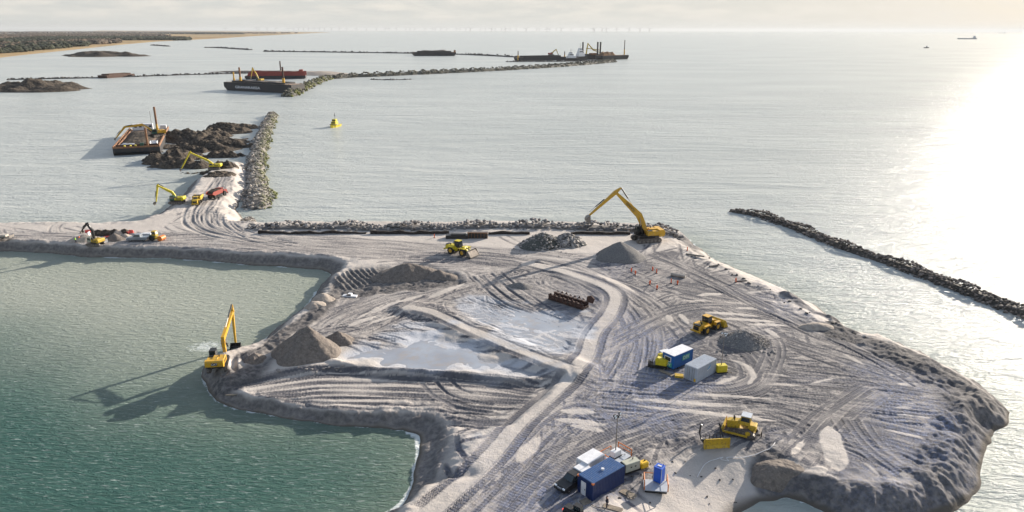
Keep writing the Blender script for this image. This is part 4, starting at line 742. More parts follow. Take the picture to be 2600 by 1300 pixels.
def excavator(name, label, base, hb, arm, S=1.0, col='yel', armc=None, bucket=('steel', 1.0), track_rot=0.0, cab_y=1, txt=None, boomtxt=None, group='excavators around the site', tip=None, cabcol='blk', lift=0.0, pts=None, tail=1.0):
    BT = 1.3 if S == 1.5 and boomtxt else 1.0; c = M[col]; ac = M[armc or col]; root = thing(name, label, 'excavator', base, hb, group)
    A = pts or plane_pts(base, hb, arm); foot, knee, top, send, btip = A[:5]
    crawler(root, 5.0 * S, .95 * S, .62 * S, 2.75 * S, rot=track_rot)
    mb = MB(); mb.box((0, 0, .62 * S), (2.6 * S, 1.9 * S, .5 * S)); mb.cyl((0, 0, .8 * S), (0, 0, 1.15 * S), .85 * S, n=16); o = mb.build('undercarriage', M['trk'], root); o.rotation_euler = (0, 0, track_rot)
    z0 = 1.15 * S + lift; W = 3.0 * S
    if lift: mb = MB(); mb.cyl((0, 0, 1.1 * S), (0, 0, z0 + .1), .9 * S, n=14); mb.build('pedestal', c, root)
    mb = MB(); mb.box((-.35 * S, 0, z0 + .12 * S), (4.6 * S, W * .96, .24 * S), m=1); mb.box((-1.0 * S, -.62 * W * .5, z0 + .72 * S), (2.2 * S, W * .36, 1.0 * S), bev=.08 * S); mb.box((-.9 * S, .62 * W * .5, z0 + .68 * S), (2.4 * S, W * .36, .9 * S), bev=.08 * S); mb.box((-1.25 * S, 0, z0 + .78 * S), (1.7 * S, W * .3, 1.12 * S), bev=.06 * S)
    for k in range(4):
        for s in (-1, 1): mb.box((-1.75 * S + .42 * S * k, s * (W * .485 + .005), z0 + .75 * S), (.28 * S, .03, .5 * S), m=1)
    mb.cyl((-1.0 * S, -.55 * S, z0 + 1.3 * S), (-1.0 * S, -.55 * S, z0 + 1.75 * S), .09 * S, n=8, m=1); mb.box((-.3 * S, W * .3, z0 + 1.16 * S), (.8 * S, .8 * S, .12 * S), m=1)
    mb.tube([(.1 * S, -W * .46, z0 + 1.2 * S), (.1 * S, -W * .46, z0 + 1.75 * S), (-1.6 * S, -W * .46, z0 + 1.75 * S), (-1.6 * S, -W * .46, z0 + 1.2 * S)], .03 * S, m=1); mb.build('house', [c, M['blk']], root)
    mb = MB(); x1 = -2.0 * S; x2 = -2.85 * S * tail; pr = [(x1, z0 + .02), (x2 + .3 * S, z0 + .02), (x2, z0 + .28 * S), (x2, z0 + 1.05 * S), (x2 + .18 * S, z0 + 1.3 * S), (x1, z0 + 1.32 * S)]; mb.prism(pr, -W / 2, W / 2); cw = mb.build('counterweight', c, root)
    if txt:
        pl = MB(); pl.box((x2 - .012, -.05 * S, z0 + .70 * S), (.02, 1.0 * S, .52 * S)); pl.build('nameplate', M['blk'], cw)
        Mx = Matrix.Translation((x2 - .03, -.05 * S, z0 + .70 * S)) @ Matrix.Rotation(-math.pi / 2, 4, 'Z') @ Matrix.Rotation(math.pi / 2, 4, 'X'); text('lettering', txt, .50 * S, M['white'], cw, Mx)
    cab(root, 1.15 * S, cab_y * W * .31, z0 + .12 * S + (0), 1.6 * S, 1.0 * S, 1.62 * S, M[cabcol])
    hb_, wb = .62 * S, .55 * S; f0 = (max(foot[0], .1), foot[1]); bm = MB(); km = ((f0[0] + knee[0]) / 2, (f0[1] + knee[1]) / 2)
    bm.beam([f0, km, knee, ((knee[0] * .5 + top[0] * .5), (knee[1] * .5 + top[1] * .5)), top], [.42 * S * BT, .82 * S * BT, .92 * S * BT, .66 * S * BT, .42 * S], [wb] * 4 + [wb * .8]); bm.cyl((top[0], -wb * .6, top[1]), (top[0], wb * .6, top[1]), .2 * S, n=8); bo = bm.build('boom', ac, root)
    if boomtxt:
        d = (knee[0] - top[0], knee[1] - top[1]); ang = math.atan2(d[1], d[0]); mid = (knee[0] * .62 + top[0] * .38, knee[1] * .62 + top[1] * .38)
        text('lettering', boomtxt, .66 * S, M['blk'], bo, Matrix.Translation((mid[0], wb / 2 + .03, mid[1])) @ Matrix.Rotation(-ang, 4, 'Y') @ Matrix.Rotation(math.pi / 2, 4, 'X') @ Matrix.Rotation(math.pi, 4, 'Y') @ Matrix.Rotation(math.pi, 4, 'Z') @ Matrix.Rotation(math.pi, 4, 'Z'))
    dx, dz = top[0] - send[0], top[1] - send[1]; l = math.hypot(dx, dz); ux, uz = dx / l, dz / l; ov = tip or 1.0 * S; nx, nz_ = -uz, ux
    sgn = -1 if nx * (foot[0] - top[0]) + nz_ * (foot[1] - top[1]) > 0 else 1; hd = (top[0] + ux * ov + nx * sgn * -.1 * S, top[1] + uz * ov)
    st = MB(); st.beam([hd, top, (top[0] * .75 + send[0] * .25, top[1] * .75 + send[1] * .25), send], [.2 * S, .72 * S, .58 * S, .30 * S], [wb * .7, wb * .8, wb * .75, wb * .6]); st.build('stick', ac, root)
    piston(root, hd, (km[0] * .15 + knee[0] * .55 + top[0] * .3, km[1] * .15 + knee[1] * .55 + top[1] * .3 + .75 * S), .13 * S).name = 'hydraulic_cylinder'
    for s in (-1, 1): piston(root, (f0[0] + .7 * S, z0 + .15 * S), (knee[0] * .9 + km[0] * .1, knee[1] * .9 + km[1] * .1 - .2 * S), .12 * S, y=s * wb * .8)
    q1 = (top[0] * .62 + send[0] * .38 + nx * sgn * .45 * S, top[1] * .62 + send[1] * .38 + nz_ * sgn * .45 * S); q2 = (send[0] + nx * sgn * .5 * S + ux * .3 * S, send[1] + nz_ * sgn * .5 * S + uz * .3 * S); piston(root, q1, q2, .10 * S)
    # bucket: curved shell with teeth
    bw = 1.25 * S * bucket[1]; bx, bz = btip[0] - send[0], btip[1] - send[1]; bl = math.hypot(bx, bz) or 1; ex, ez = bx / bl, bz / bl; px_, pz_ = -ez, ex
    if px_ * nx * sgn + pz_ * nz_ * sgn < 0: px_, pz_ = -px_, -pz_
    arc = [(send[0] + ex * bl * (.5 - .5 * math.cos(t)) + px_ * bl * .55 * math.sin(t), send[1] + ez * bl * (.5 - .5 * math.cos(t)) + pz_ * bl * .55 * math.sin(t)) for t in np.linspace(0, math.pi, 8)]
    b = MB(); n = len(arc); inn = [(send[0] + ex * bl * .5 + (p[0] - send[0] - ex * bl * .5) * .86, send[1] + ez * bl * .5 + (p[1] - send[1] - ez * bl * .5) * .86) for p in arc]
    b.prism(arc + inn[::-1], -bw / 2, bw / 2)
    for s in (-1, 1): b.prism(arc, s * bw / 2 - .03, s * bw / 2 + .03)
    for k in range(5): b.box((btip[0] + ex * .08, (k - 2) * bw * .22, btip[1] + ez * .08), (.22 * S, .09 * S, .08 * S))
    b.build('bucket', M[bucket[0]], root); return root

B1 = G(556, 932); h1 = math.atan2(P(592, 885, 1)[1] - B1[1], P(592, 885, 1)[0] - B1[0])
excavator('excavator', 'long reach yellow excavator with its boom over the lagoon, CAT on its counterweight', (B1[0], B1[1], B1[2]), h1, [(571, 893), (566, 860), (590, 790), (598, 870), (596, 893)], S=1.04, txt='CAT', bucket=('dsteel', 1.5), track_rot=.12, cab_y=1, tip=1.4, pts=None)
B2 = G(1640, 612); h2 = math.radians(192)
excavator('excavator', 'largest yellow excavator with a tall folded boom near the end of the rock wall', B2, h2, [(1639, 584), (1622, 546), (1563, 488), (1497, 546), (1498, 566)], S=1.5, boomtxt='TUNNEL', cab_y=-1, tip=1.9, tail=1.12, track_rot=.05, bucket=('steel', .9))
B3 = G(546, 430); h3 = math.radians(187)
excavator('excavator', 'yellow excavator standing on the dark clay banks beside the mossy breakwater', B3, h3, [(543, 417), (526, 407), (482, 387), (461, 428), (459, 434)], S=1.02, col='lem', armc='lem', cab_y=1, cabcol='lem', tip=.8)
B4 = G(450, 516); h4 = math.radians(185)
excavator('excavator', 'pale yellow excavator at the lagoon-side of the spit dipping its straight stick in water', B4, h4, [(446, 499), (436, 488), (400, 471), (396.5, 512), (394, 520)], S=.98, col='lem', cab_y=1, cabcol='sea_green', tip=.6)
B5 = G(243, 622); h5 = math.radians(165)
excavator('excavator', 'small excavator with a black boom at the edge of the causeway', B5, h5, [(243, 605), (235, 586), (220, 568), (208, 585), (211, 592)], S=.82, col='yel2', armc='blk', cab_y=1, cabcol='beige', tip=.5, track_rot=.2)

def wheel(root, x, y, r, w_, rim, parent=None):
    mb = MB(); prof = [(r * .55, -w_ / 2), (r * .93, -w_ / 2), (r, -w_ * .36), (r, w_ * .36), (r * .93, w_ / 2), (r * .55, w_ / 2)]; n = 22; V = []; Fs = []
    for k in range(n):
        t = 2 * math.pi * k / n
        for q, (rr, yy_) in enumerate(prof): V.append((x + rr * math.cos(t), y + yy_, r + rr * math.sin(t)))
    m_ = len(prof)
    for k in range(n):
        for q in range(m_ - 1): Fs.append((k * m_ + q, k * m_ + q + 1, ((k + 1) % n) * m_ + q + 1, ((k + 1) % n) * m_ + q))
    mb.add(V, Fs)
    for k in range(n):
        t = 2 * math.pi * (k + .5) / n; mb.box((x + r * math.cos(t), y, r + r * math.sin(t)), (.05 * r * 2, w_ * .9, .07 * r), ry=-t)
    wo = mb.build('wheel', M['rub'], root); rm = MB(); rm.cyl((x, y - w_ * .42, r), (x, y + w_ * .42, r), r * .56, n=16); rm.cyl((x, y - w_ * .5, r), (x, y + w_ * .5, r), r * .2, n=10); rm.build('rim', rim, wo)
def loader(label, base, rz, S, col='yel', bucket='steel', load=True, cabc='yel', person=None):
    c = M[col]; root = thing('wheel_loader', label, 'wheel loader', base, rz, 'wheel loaders on the platform'); r = .88 * S
    for x in (-1.75 * S, 1.75 * S):
        for s in (-1, 1): wheel(root, x, s * 1.12 * S, r, .68 * S, M['yel'])
    mb = MB(); mb.prism([(-3.7 * S, .95 * S), (-.3 * S, .85 * S), (-.2 * S, 1.7 * S), (-.9 * S, 2.15 * S), (-3.3 * S, 2.05 * S), (-3.7 * S, 1.7 * S)], -.78 * S, .78 * S)
    for s in (-1, 1):
        mb.prism([(-2.85 * S, 1.55 * S), (-2.6 * S, 1.95 * S), (-.9 * S, 1.95 * S), (-.55 * S, 1.4 * S), (-.8 * S, 1.4 * S), (-1.1 * S, 1.75 * S), (-2.5 * S, 1.75 * S)], s * 1.1 * S - .36 * S, s * 1.1 * S + .36 * S)
        mb.box((-1.9 * S, s * .80 * S, 1.6 * S), (1.2 * S, .02, .5 * S), m=1)
    mb.box((-3.86 * S, 0, .95 * S), (.35 * S, 2.3 * S, .3 * S), bev=.04); mb.box((-3.3 * S, 0, 2.1 * S), (.7 * S, 1.2 * S, .2 * S), m=1); mb.box((-3.715 * S, 0, 1.5 * S), (.06 * S, 1.2 * S, .75 * S), m=1); mb.cyl((-1.9 * S, .3 * S, 2.1 * S), (-1.9 * S, .3 * S, 2.75 * S), .08 * S, n=8, m=1); mb.cyl((-2.4 * S, -.3 * S, 2.1 * S), (-2.4 * S, -.3 * S, 2.5 * S), .14 * S, n=8, m=1); mb.build('rear_body', [c, M['blk']], root)
    cab(root, -.25 * S, 0, 1.75 * S, 1.5 * S, 1.4 * S, 1.55 * S, M['blk'], roof=M[cabc])
    mb = MB(); mb.prism([(.3 * S, .7 * S), (2.6 * S, .7 * S), (2.7 * S, 1.3 * S), (1.9 * S, 2.15 * S), (1.1 * S, 2.15 * S), (.6 * S, 1.5 * S)], -.5 * S, .5 * S)
    for s in (-1, 1): mb.box((1.75 * S, s * 1.12 * S, 1.88 * S), (1.5 * S, .7 * S, .08 * S)); mb.box((1.0 * S, s * 1.12 * S, 1.6 * S), (.08 * S, .7 * S, .6 * S), ry=.4)
    mb.build('front_frame', c, root); mb = MB(); mb.box((.15 * S, 0, 1.0 * S), (.9 * S, .5 * S, .7 * S)); mb.build('articulation', M['blk'], root)
    for s in (-1, 1): mb = MB(); o = mb.prism([(1.3 * S, 1.95 * S), (1.5 * S, 2.2 * S), (2.6 * S, 1.7 * S), (3.5 * S, .75 * S), (3.3 * S, .45 * S), (2.4 * S, 1.3 * S)], s * .62 * S - .1 * S, s * .62 * S + .1 * S).build('lift_arm', c, root)
    piston(root, (1.5 * S, 2.1 * S), (3.2 * S, 1.5 * S), .11 * S)
    pr = [(3.35 * S, .25 * S), (4.75 * S, .12 * S), (4.75 * S, .2 * S), (3.6 * S, .42 * S), (3.42 * S, .8 * S), (3.55 * S, 1.45 * S), (3.75 * S, 1.75 * S), (3.6 * S, 1.8 * S), (3.3 * S, 1.4 * S), (3.2 * S, .7 * S)]; bw = 1.72 * S
    mb = MB(); mb.prism(pr, -bw, bw)
    for s in (-1, 1): mb.prism([(3.3 * S, .3 * S), (4.7 * S, .15 * S), (3.75 * S, 1.75 * S), (3.3 * S, 1.3 * S)], s * bw - .04, s * bw + .04)
    b = mb.build('bucket', M[bucket], root)
    if load: mb = MB(); mb.prism([(3.5 * S, .4 * S), (4.6 * S, .25 * S), (4.2 * S, .9 * S), (3.7 * S, 1.5 * S), (3.5 * S, 1.2 * S)], -bw * .9, bw * .9).build('sand_load', S_SD, b)
    return root
a, b = G(1150, 646), G(1182, 653); loader('yellow wheel loader with a full bucket driving below the rock wall', ((a[0] + b[0]) / 2, (a[1] + b[1]) / 2 + 1.4, 3.0), math.atan2(b[1] - a[1], b[0] - a[0]), 1.12, col='lem', cabc='lem')
a, b = G(1780, 852), G(1812, 838); loader('yellow wheel loader parked with its empty bucket towards the beach', ((a[0] + b[0]) / 2 + .2, (a[1] + b[1]) / 2 + 1.2, gh(a[0], a[1])), math.atan2(b[1] - a[1], b[0] - a[0]) , 1.0, bucket='yel2', load=False)

def truck(label, base, rz, col, S=1.0, load=True):
    c = M[col]; root = thing('dump_truck', label, 'dump truck', base, rz, 'articulated dump trucks on the spit'); r = .85 * S
    for x in (-2.9 * S, -1.1 * S, 2.6 * S):
        for s in (-1, 1): wheel(root, x, s * 1.15 * S, r, .65 * S, M['blk'])
    mb = MB(); mb.box((0, 0, 1.05 * S), (8.0 * S, .8 * S, .45 * S)); mb.build('chassis', M['trk'], root)
    mb = MB(); mb.prism([(2.6 * S, 1.2 * S), (4.6 * S, .9 * S), (4.7 * S, 1.7 * S), (4.4 * S, 2.1 * S), (2.6 * S, 2.3 * S)], -.95 * S, .95 * S); mb.box((4.65 * S, 0, .8 * S), (.3 * S, 2.5 * S, .4 * S))
    for s in (-1, 1): mb.box((2.7 * S, s * 1.2 * S, 1.95 * S), (1.9 * S, .6 * S, .1 * S))
    mb.box((4.69 * S, 0, 1.45 * S), (.06 * S, 1.3 * S, .6 * S), m=1); mb.build('bonnet', [c, M['blk']], root); cab(root, 2.0 * S, 0, 1.5 * S, 1.5 * S, 1.6 * S, 1.5 * S, c)
    mb = MB(); V = []; y0, y1 = 1.0 * S, 1.6 * S
    mb.prism([(1.0 * S, 1.5 * S), (-3.6 * S, 1.35 * S), (-4.9 * S, 2.0 * S), (-4.8 * S, 2.2 * S), (-3.5 * S, 1.6 * S), (1.0 * S, 1.7 * S)], -1.3 * S, 1.3 * S)
    for s in (-1, 1): mb.prism([(1.2 * S, 1.5 * S), (-3.6 * S, 1.35 * S), (-4.9 * S, 2.0 * S), (-4.3 * S, 2.75 * S), (1.3 * S, 2.95 * S)], s * 1.42 * S - .06, s * 1.42 * S + .06)
    mb.box((1.2 * S, 0, 2.3 * S), (.12, 2.9 * S, 1.5 * S)); bd = mb.build('dump_body', c, root)
    if load: mb = MB(); mb.prism([(1.1 * S, 2.3 * S), (-4.0 * S, 2.1 * S), (-3.2 * S, 2.7 * S), (-1.2 * S, 3.15 * S), (.6 * S, 2.9 * S)], -1.34 * S, 1.34 * S).build('sand_load', S_CL, bd)
    return root
truck('yellow dump truck facing the camera beside the pale yellow excavator', G(502, 516), math.radians(-78), 'yel2', .92)
truck('red dump truck on the sandy spit, seen from behind', G(553, 500), math.radians(78), 'red', 1.0)

def pickup(name, label, cat, base, rz, col, S=1.0, canopy=None, group=None, lo=0):
    c = M[col]; root = thing(name, label, cat, (base[0], base[1], base[2] + lo), rz, group); r = .40 * S
    for x in (-1.6 * S, 1.65 * S):
        for s in (-1, 1): wheel(root, x, s * .78 * S, r, .26 * S, M['steel'])
    mb = MB(); mb.prism([(-2.6 * S, .55 * S), (-2.6 * S, 1.08 * S), (-.8 * S, 1.12 * S), (1.0 * S, 1.12 * S), (2.35 * S, .98 * S), (2.58 * S, .75 * S), (2.58 * S, .42 * S), (2.1 * S, .38 * S), (-2.2 * S, .38 * S)], -.92 * S, .92 * S); mb.box((2.62 * S, 0, .5 * S), (.12 * S, 1.7 * S, .22 * S), bev=.03); b = mb.build('body', c, root)
    mb = MB(); V = [(-.85, -.82, 1.1), (1.15, -.82, 1.1), (1.15, .82, 1.1), (-.85, .82, 1.1), (-.75, -.68, 1.78), (.45, -.68, 1.78), (.45, .68, 1.78), (-.75, .68, 1.78)]; mb.add([tuple(q * S for q in v) for v in V], [(4, 5, 6, 7), (0, 1, 5, 4), (1, 2, 6, 5), (2, 3, 7, 6), (3, 0, 4, 7)]); k = mb.build('cabin', c, root)
    g = MB(); e = .012
    g.add([tuple(q * S for q in v) for v in [(1.10, -.72, 1.16 + .02), (1.10, .72, 1.18), (.52, .62, 1.72), (.52, -.62, 1.72)]], [(0, 1, 2, 3)])
    for i in range(4): g.v[i] = (g.v[i][0] + .03, g.v[i][1], g.v[i][2] + .02)
    for s in (-1, 1): g.add([(x * S, s * y * S, z * S) for x, y, z in [(-.72, .835, 1.18), (.95, .835, 1.18), (.42, .72, 1.68), (-.68, .72, 1.68)]], [(0, 1, 2, 3)])
    g.build('window', M['glass'], k)
    if canopy: mb = MB(); mb.box((-1.65 * S, 0, 1.5 * S), (1.75 * S, 1.7 * S, .75 * S), bev=.08); mb.build('canopy', M[canopy], root)
    for s in (-1, 1):
        mb = MB(); mb.box((2.5 * S, s * .68 * S, .85 * S), (.16 * S, .36 * S, .18 * S)).build('headlight', M['lampw'], root); mb = MB(); mb.box((-2.62 * S, s * .8 * S, .85 * S), (.06 * S, .14 * S, .3 * S)).build('tail_light', M['red'], root)
    mb = MB(); mb.box((2.60 * S, 0, .78 * S), (.06, .8 * S, .22 * S)); mb.build('grille', M['chrome'], root); return root
a, b = G(1432, 1246), G(1478, 1216); pickup('pickup_truck', 'black pickup truck with a white rear cover beside the dark blue container', 'pickup truck', (a + b) / 2, math.atan2(a[1] - b[1], a[0] - b[0]), 'blk', 1.05, canopy='white')
pickup('car', 'silver estate car on the causeway left of the roller', 'car', G(352, 611), math.radians(184), 'silver', 1.15)
pickup('car', 'small white vehicle half sunk in dark sand beside the ribbed ground', 'car', G(888, 752), math.radians(170), 'white', .68, lo=-.5)
# rear of a parked machine cut by the bottom edge of the photo
def dark_machine():
    root = thing('telehandler', 'black machine with orange red lamps at the bottom edge', 'machine', G(1461, 1318), math.radians(-38), scale=.75)
    for x in (-1.4, 1.4):
        for s in (-1, 1): wheel(root, x, s * .95, .6, .45, M['blk'])
    mb = MB(); mb.box((0, 0, 1.1), (4.2, 1.7, .8), bev=.1); mb.box((-1.3, 0, 1.7), (1.4, 1.5, .5), bev=.1); mb.build('body', M['blk'], root); cab(root, .3, .35, 1.4, 1.4, 1.0, 1.2, M['blk'])
    for s in (-1, 1): mb = MB(); mb.box((-2.12, s * .55, 1.3), (.06, .35, .28)).build('tail_light', M['tail'], root)
    mb = MB(); mb.box((.6, -.55, 1.75), (4.4, .35, .35), ry=.08).build('lift_arm', M['blk'], root)
dark_machine()
def roller():
    root = thing('tractor', 'small yellow and green tractor with an orange drum at the causeway', 'tractor', G(400, 610), math.radians(-8))
    for s in (-1, 1): wheel(root, -1.2, s * .8, .75, .4, M['blk'])
    mb = MB(); mb.box((-1.2, 0, 1.2), (1.8, 1.2, .7), bev=.08); mb.build('body', M['sea_green'], root); cab(root, -.6, 0, 1.3, 1.3, 1.2, 1.4, M['yel2']); mb = MB(); mb.cyl((1.4, -1.0, .75), (1.4, 1.0, .75), .75, n=20); mb.build('drum', M['orange'], root)
    mb = MB(); mb.tube([(0, -1.1, .8), (1.4, -1.1, .8)], .09).tube([(0, 1.1, .8), (1.4, 1.1, .8)], .09); mb.box((.2, 0, .9), (.5, 2.2, .4)); mb.build('frame', M['yel2'], root)
roller()
def trailer_low(name, label, u, v, rz, l=5, w_=2.2, load=None):
    root = thing(name, label, 'trailer', G(u, v), rz)
    for x in (-.6, .6):
        for s in (-1, 1): wheel(root, x - l * .15, s * w_ * .42, .42, .25, M['steel'])
    mb = MB(); mb.box((0, 0, .85), (l, w_, .18)); mb.box((l / 2 - .05, 0, 1.15), (.08, w_, .5)); mb.tube([(l / 2, 0, .7), (l / 2 + 1.4, 0, .6)], .07); mb.build('deck', M['steel'], root)
    if load: mb = MB(); mb.box((-.3, 0, 1.3), (l * .7, w_ * .7, .6), bev=.05); mb.build('cover', M[load], root)
trailer_low('trailer', 'small flat trailer hitched behind the silver car', 372, 605, math.radians(184), 3.6, 1.9, 'white'); trailer_low('trailer', 'flat low trailer cut by the left edge of the photo', 4, 609, math.radians(5), 6, 2.4, 'concrete')

# bulldozer
def dozer(label, base, rz, S=1.0):
    c = M['yel2']; root = thing('bulldozer', label, 'bulldozer', base, rz)
    for s in (-1, 1):
        mb = MB(); y = s * 1.25 * S; w2 = .33 * S; pr = [(-2.1, .15), (-1.7, 0), (1.7, 0), (2.15, .25), (2.2, .6), (1.8, .85), (-.6, 1.35), (-1.0, 1.4), (-1.9, .85), (-2.2, .5)]; mb.prism([(x * S, z * S) for x, z in pr], y - w2, y + w2)
        for k in range(16): t = k / 15; mb.box(((2.0 - 2.9 * t) * S, y, (.86 + .55 * t) * S), (.08 * S, .7 * S, .06 * S), ry=.18)
        o = mb.build('crawler_track', M['trk'], root); mb = MB(); mb.cyl((-1.0 * S, y + s * .34 * S, .95 * S), (-1.0 * S, y + s * .40 * S, .95 * S), .38 * S, n=12); mb.build('sprocket', c, o)
        mb = MB(); mb.box((1.0 * S, s * 1.75 * S, .5 * S), (4.0 * S, .18 * S, .28 * S)); mb.build('push_arm', c, root)
    mb = MB(); mb.prism([(x * S, z * S) for x, z in [(2.35, .8), (2.35, 1.85), (.5, 2.15), (.4, 1.0), (-1.9, .8), (-1.9, .6), (2.2, .6)]], -.55 * S, .55 * S); mb.box((-1.4 * S, 0, 1.5 * S), (1.2 * S, 1.5 * S, .9 * S), bev=.1); mb.box((2.38 * S, 0, 1.35 * S), (.06, .9 * S, .8 * S), m=1)
    mb.cyl((1.3 * S, .3 * S, 2.0 * S), (1.3 * S, .3 * S, 2.7 * S), .08 * S, n=8, m=1); mb.cyl((1.5 * S, -.3 * S, 2.0 * S), (1.5 * S, -.3 * S, 2.5 * S), .12 * S, n=8, m=1); mb.build('body', [c, M['blk']], root)
    cab(root, -.3 * S, 0, 1.75 * S, 1.6 * S, 1.5 * S, 1.45 * S, c, roof=M['pale']); mb = MB(); mb.tube([(2.5 * S, .5 * S, .6 * S), (2.5 * S, .5 * S, 2.5 * S)], .05); mb.build('marker_pole', M['orange'], root)
    pr = [(2.75, .1), (2.95, .1), (2.8, .6), (2.95, 1.15), (2.8, 1.2), (2.65, .6)]; mb = MB(); mb.prism([(x * S, z * S * .9) for x, z in pr], -1.9 * S, 1.9 * S); mb.build('blade', c, root)
    mb = MB(); mb.box((-2.6 * S, 0, .9 * S), (.3 * S, 2.0 * S, .35 * S)); 
    for y in (-.7, 0, .7): mb.beam([(-2.7 * S, .9 * S), (-2.85 * S, .1 * S)], [.3 * S, .12 * S], [.12 * S, .1 * S])
    mb.build('ripper', M['trk'], root); return root
dz_ = G(1888, 1104); dozer('yellow bulldozer with mud caked tracks on the frosty ground', (dz_[0], dz_[1] + .6, dz_[2]), math.radians(152), .98)
def blade():
    root = thing('dozer_blade', 'spare yellow blade with black upright arms lying beside the bulldozer', 'blade', G(1817, 1135), math.radians(-84)); mb = MB(); pr = [(.0, .05), (.14, .05), (.45, .5), (.35, 1.15), (.1, 1.7), (-.06, 1.72), (.1, 1.1), (.16, .55)]
    mb.prism([(-x + .5, z) for x, z in pr], -1.85, 1.85)
    for s in (-1, 1): mb.prism([(.05, .05), (.6, .05), (.55, 1.6), (.35, 1.72), (.0, 1.2)], s * 1.85 - .05, s * 1.85 + .05)
    mb.build('mouldboard', M['yel2'], root); mb = MB()
    for s in (-1, 1): mb.tube([(-.2, s * 1.55, .3), (-1.6, s * 1.7, .6), (-2.3, s * 1.7, 1.1), (-2.6, s * 1.5, 2.0), (-2.55, s * 1.35, 2.3)], .14, m=0)
    mb.box((-1.1, 0, .55), (.35, 3.2, .35))
    for k in range(5): mb.cyl((-1.15, -1.1 + .55 * k, .6), (-1.35, -1.1 + .55 * k, 1.35), .06, n=6)
    mb.build('push_frame', M['blk'], root)
blade()

# ------------------------------------------------------------------ site compound
def between(p, q): a, b = G(*p), G(*q); return a, b
def container(name, label, cat, near, far_, width_side, l, w_, h, wall, roof, ribs=True, z=0.0, edge=None):
    """near: bottom corner nearest the camera; far_: bottom corner at the other end of the long visible side"""
    a = G(*near); b = G(*far_); ang = math.atan2(b[1] - a[1], b[0] - a[0]); root = thing(name, label, cat, (a[0], a[1], a[2] + z), ang); s = width_side
    mb = MB(); mb.box((l / 2, s * w_ / 2, h / 2), (l, w_, h)); 
    if ribs:
        n = int(l / .28)
        for k in range(n): mb.box(((k + .5) * l / n, -s * .015, h / 2), (l / n * .5, .03, h * .9)); mb.box(((k + .5) * l / n, s * w_ + s * .015, h / 2), (l / n * .5, .03, h * .9))
        n = int(w_ / .28)
        for k in range(n): mb.box((-.015, s * (k + .5) * w_ / n, h / 2), (.03, w_ / n * .5, h * .9))
    mb.build('wall', wall, root); mb = MB(); mb.box((l / 2, s * w_ / 2, h + .04), (l + .06, w_ + .06, .08))
    if ribs:
        n = int(l / .3)
        for k in range(n): mb.box(((k + .5) * l / n, s * w_ / 2, h + .09), (l / n * .45, w_ * .96, .035))
    mb.build('roof', roof, root)
    mb = MB()
    for x in (0, l):
        for y in (0, w_): mb.box((x, s * y, h / 2), (.14, .14, h + .02))
        for zz in (.07, h - .07): mb.box((x, s * w_ / 2, zz), (.12, w_, .14))
    for y in (0, w_):
        for zz in (.07, h - .07): mb.box((l / 2, s * y, zz), (l, .12, .14))
    mb.build('frame', edge or wall, root); return root
# dark blue container with white door
c1 = container('container', 'dark blue ribbed container with a white door on its short end', 'container', (1504, 1272), (1579, 1232), 1, 6.06, 2.6, 2.6, M['navy'], M['roofb'])
mb = MB(); mb.box((-.05, 1.62, 1.05), (.05, .85, 2.0)); d_o = mb.build('door', M['white'], c1); mb = MB(); mb.box((-.11, 1.3, 1.05), (.05, .08, .18)).build('handle', M['blk'], d_o)
mb = MB(); mb.cyl((3.1, 1.2, 2.68), (3.1, 1.2, 2.95), .22, n=12); mb.build('roof_vent', M['white'], c1)
for x, y in ((0, 0), (0, 2.6)): mb = MB(); mb.box((x, y, 2.55), (.3, .3, .22)).build('corner_casting', M['orange'], c1)
# blue trailer cabin with white roof and lettering
c2 = container('site_cabin', 'blue wheeled site cabin with a white roof, green DSV lettering and a small window', 'site cabin', (1709, 943), (1756, 921), 1, 5.2, 2.45, 2.45, M['blue'], M['white'], ribs=False, z=.45, edge=M['blue'])
mb = MB(); mb.box((-.03, 1.35, 1.55), (.05, 1.5, .95)); f_ = mb.build('window_frame', M['white'], c2); mb = MB(); mb.box((-.065, 1.35, 1.55), (.03, 1.2, .68)).build('window_pane', M['glass'], f_)
for lc, (x, y, zz), R, sz in (('sign', (3.3, -.07, 1.45), Matrix.Rotation(math.pi / 2, 4, 'X'), .9), ('sign', (-.07, 1.35, .55), Matrix.Rotation(-math.pi / 2, 4, 'Z') @ Matrix.Rotation(math.pi / 2, 4, 'X'), .8)):
    pl = MB(); 
    if y < 0: pl.box((x, -.065, zz), (2.0, .03, .95))
    else: pl.box((-.065, y, zz), (.03, 1.9, .8))
    so_ = pl.build(lc, M['green'], c2)
    off = (0, -.03, 0) if y < 0 else (-.03, 0, 0); text('lettering', 'DSV', sz, M['white'], so_, Matrix.Translation((x + off[0], y + off[1], zz)) @ R, ext=.01)
for x in (1.6, 3.8):
    for y in (.15, 2.3): wheel(c2, x, y, .3, .2, M['steel'])
for o_ in [k for k in SC.objects if k.parent == c2 and k.name.startswith('wheel')]: o_.location.z = -.45
mb = MB(); mb.tube([(0, 1.2, -.1), (-1.3, 1.2, -.15)], .06).build('tow_bar', M['steel'], c2)
c3 = container('container', 'pale grey steel container with a small blue emblem on its long side', 'container', (1768, 972), (1819, 943), 1, 5.9, 2.44, 2.6, M['pale'], M['pale'])
em = MB(); em.add([(3.0, -.045, 1.45), (3.5, -.045, 1.75), (4.2, -.045, 2.25), (4.1, -.045, 1.85), (3.6, -.045, 1.45)], [(0, 1, 2, 3, 4)]); em.add([(3.1, -.045, 1.15), (4.2, -.045, 1.55), (4.2, -.045, 1.62), (3.1, -.045, 1.30)], [(0, 1, 2, 3)], 1); em.build('emblem', [M['cyan'], M['white']], c3)
mb = MB()
for y in (.55, .95, 1.5, 1.9): mb.cyl((-.06, y, .1), (-.06, y, 2.5), .03, n=6)
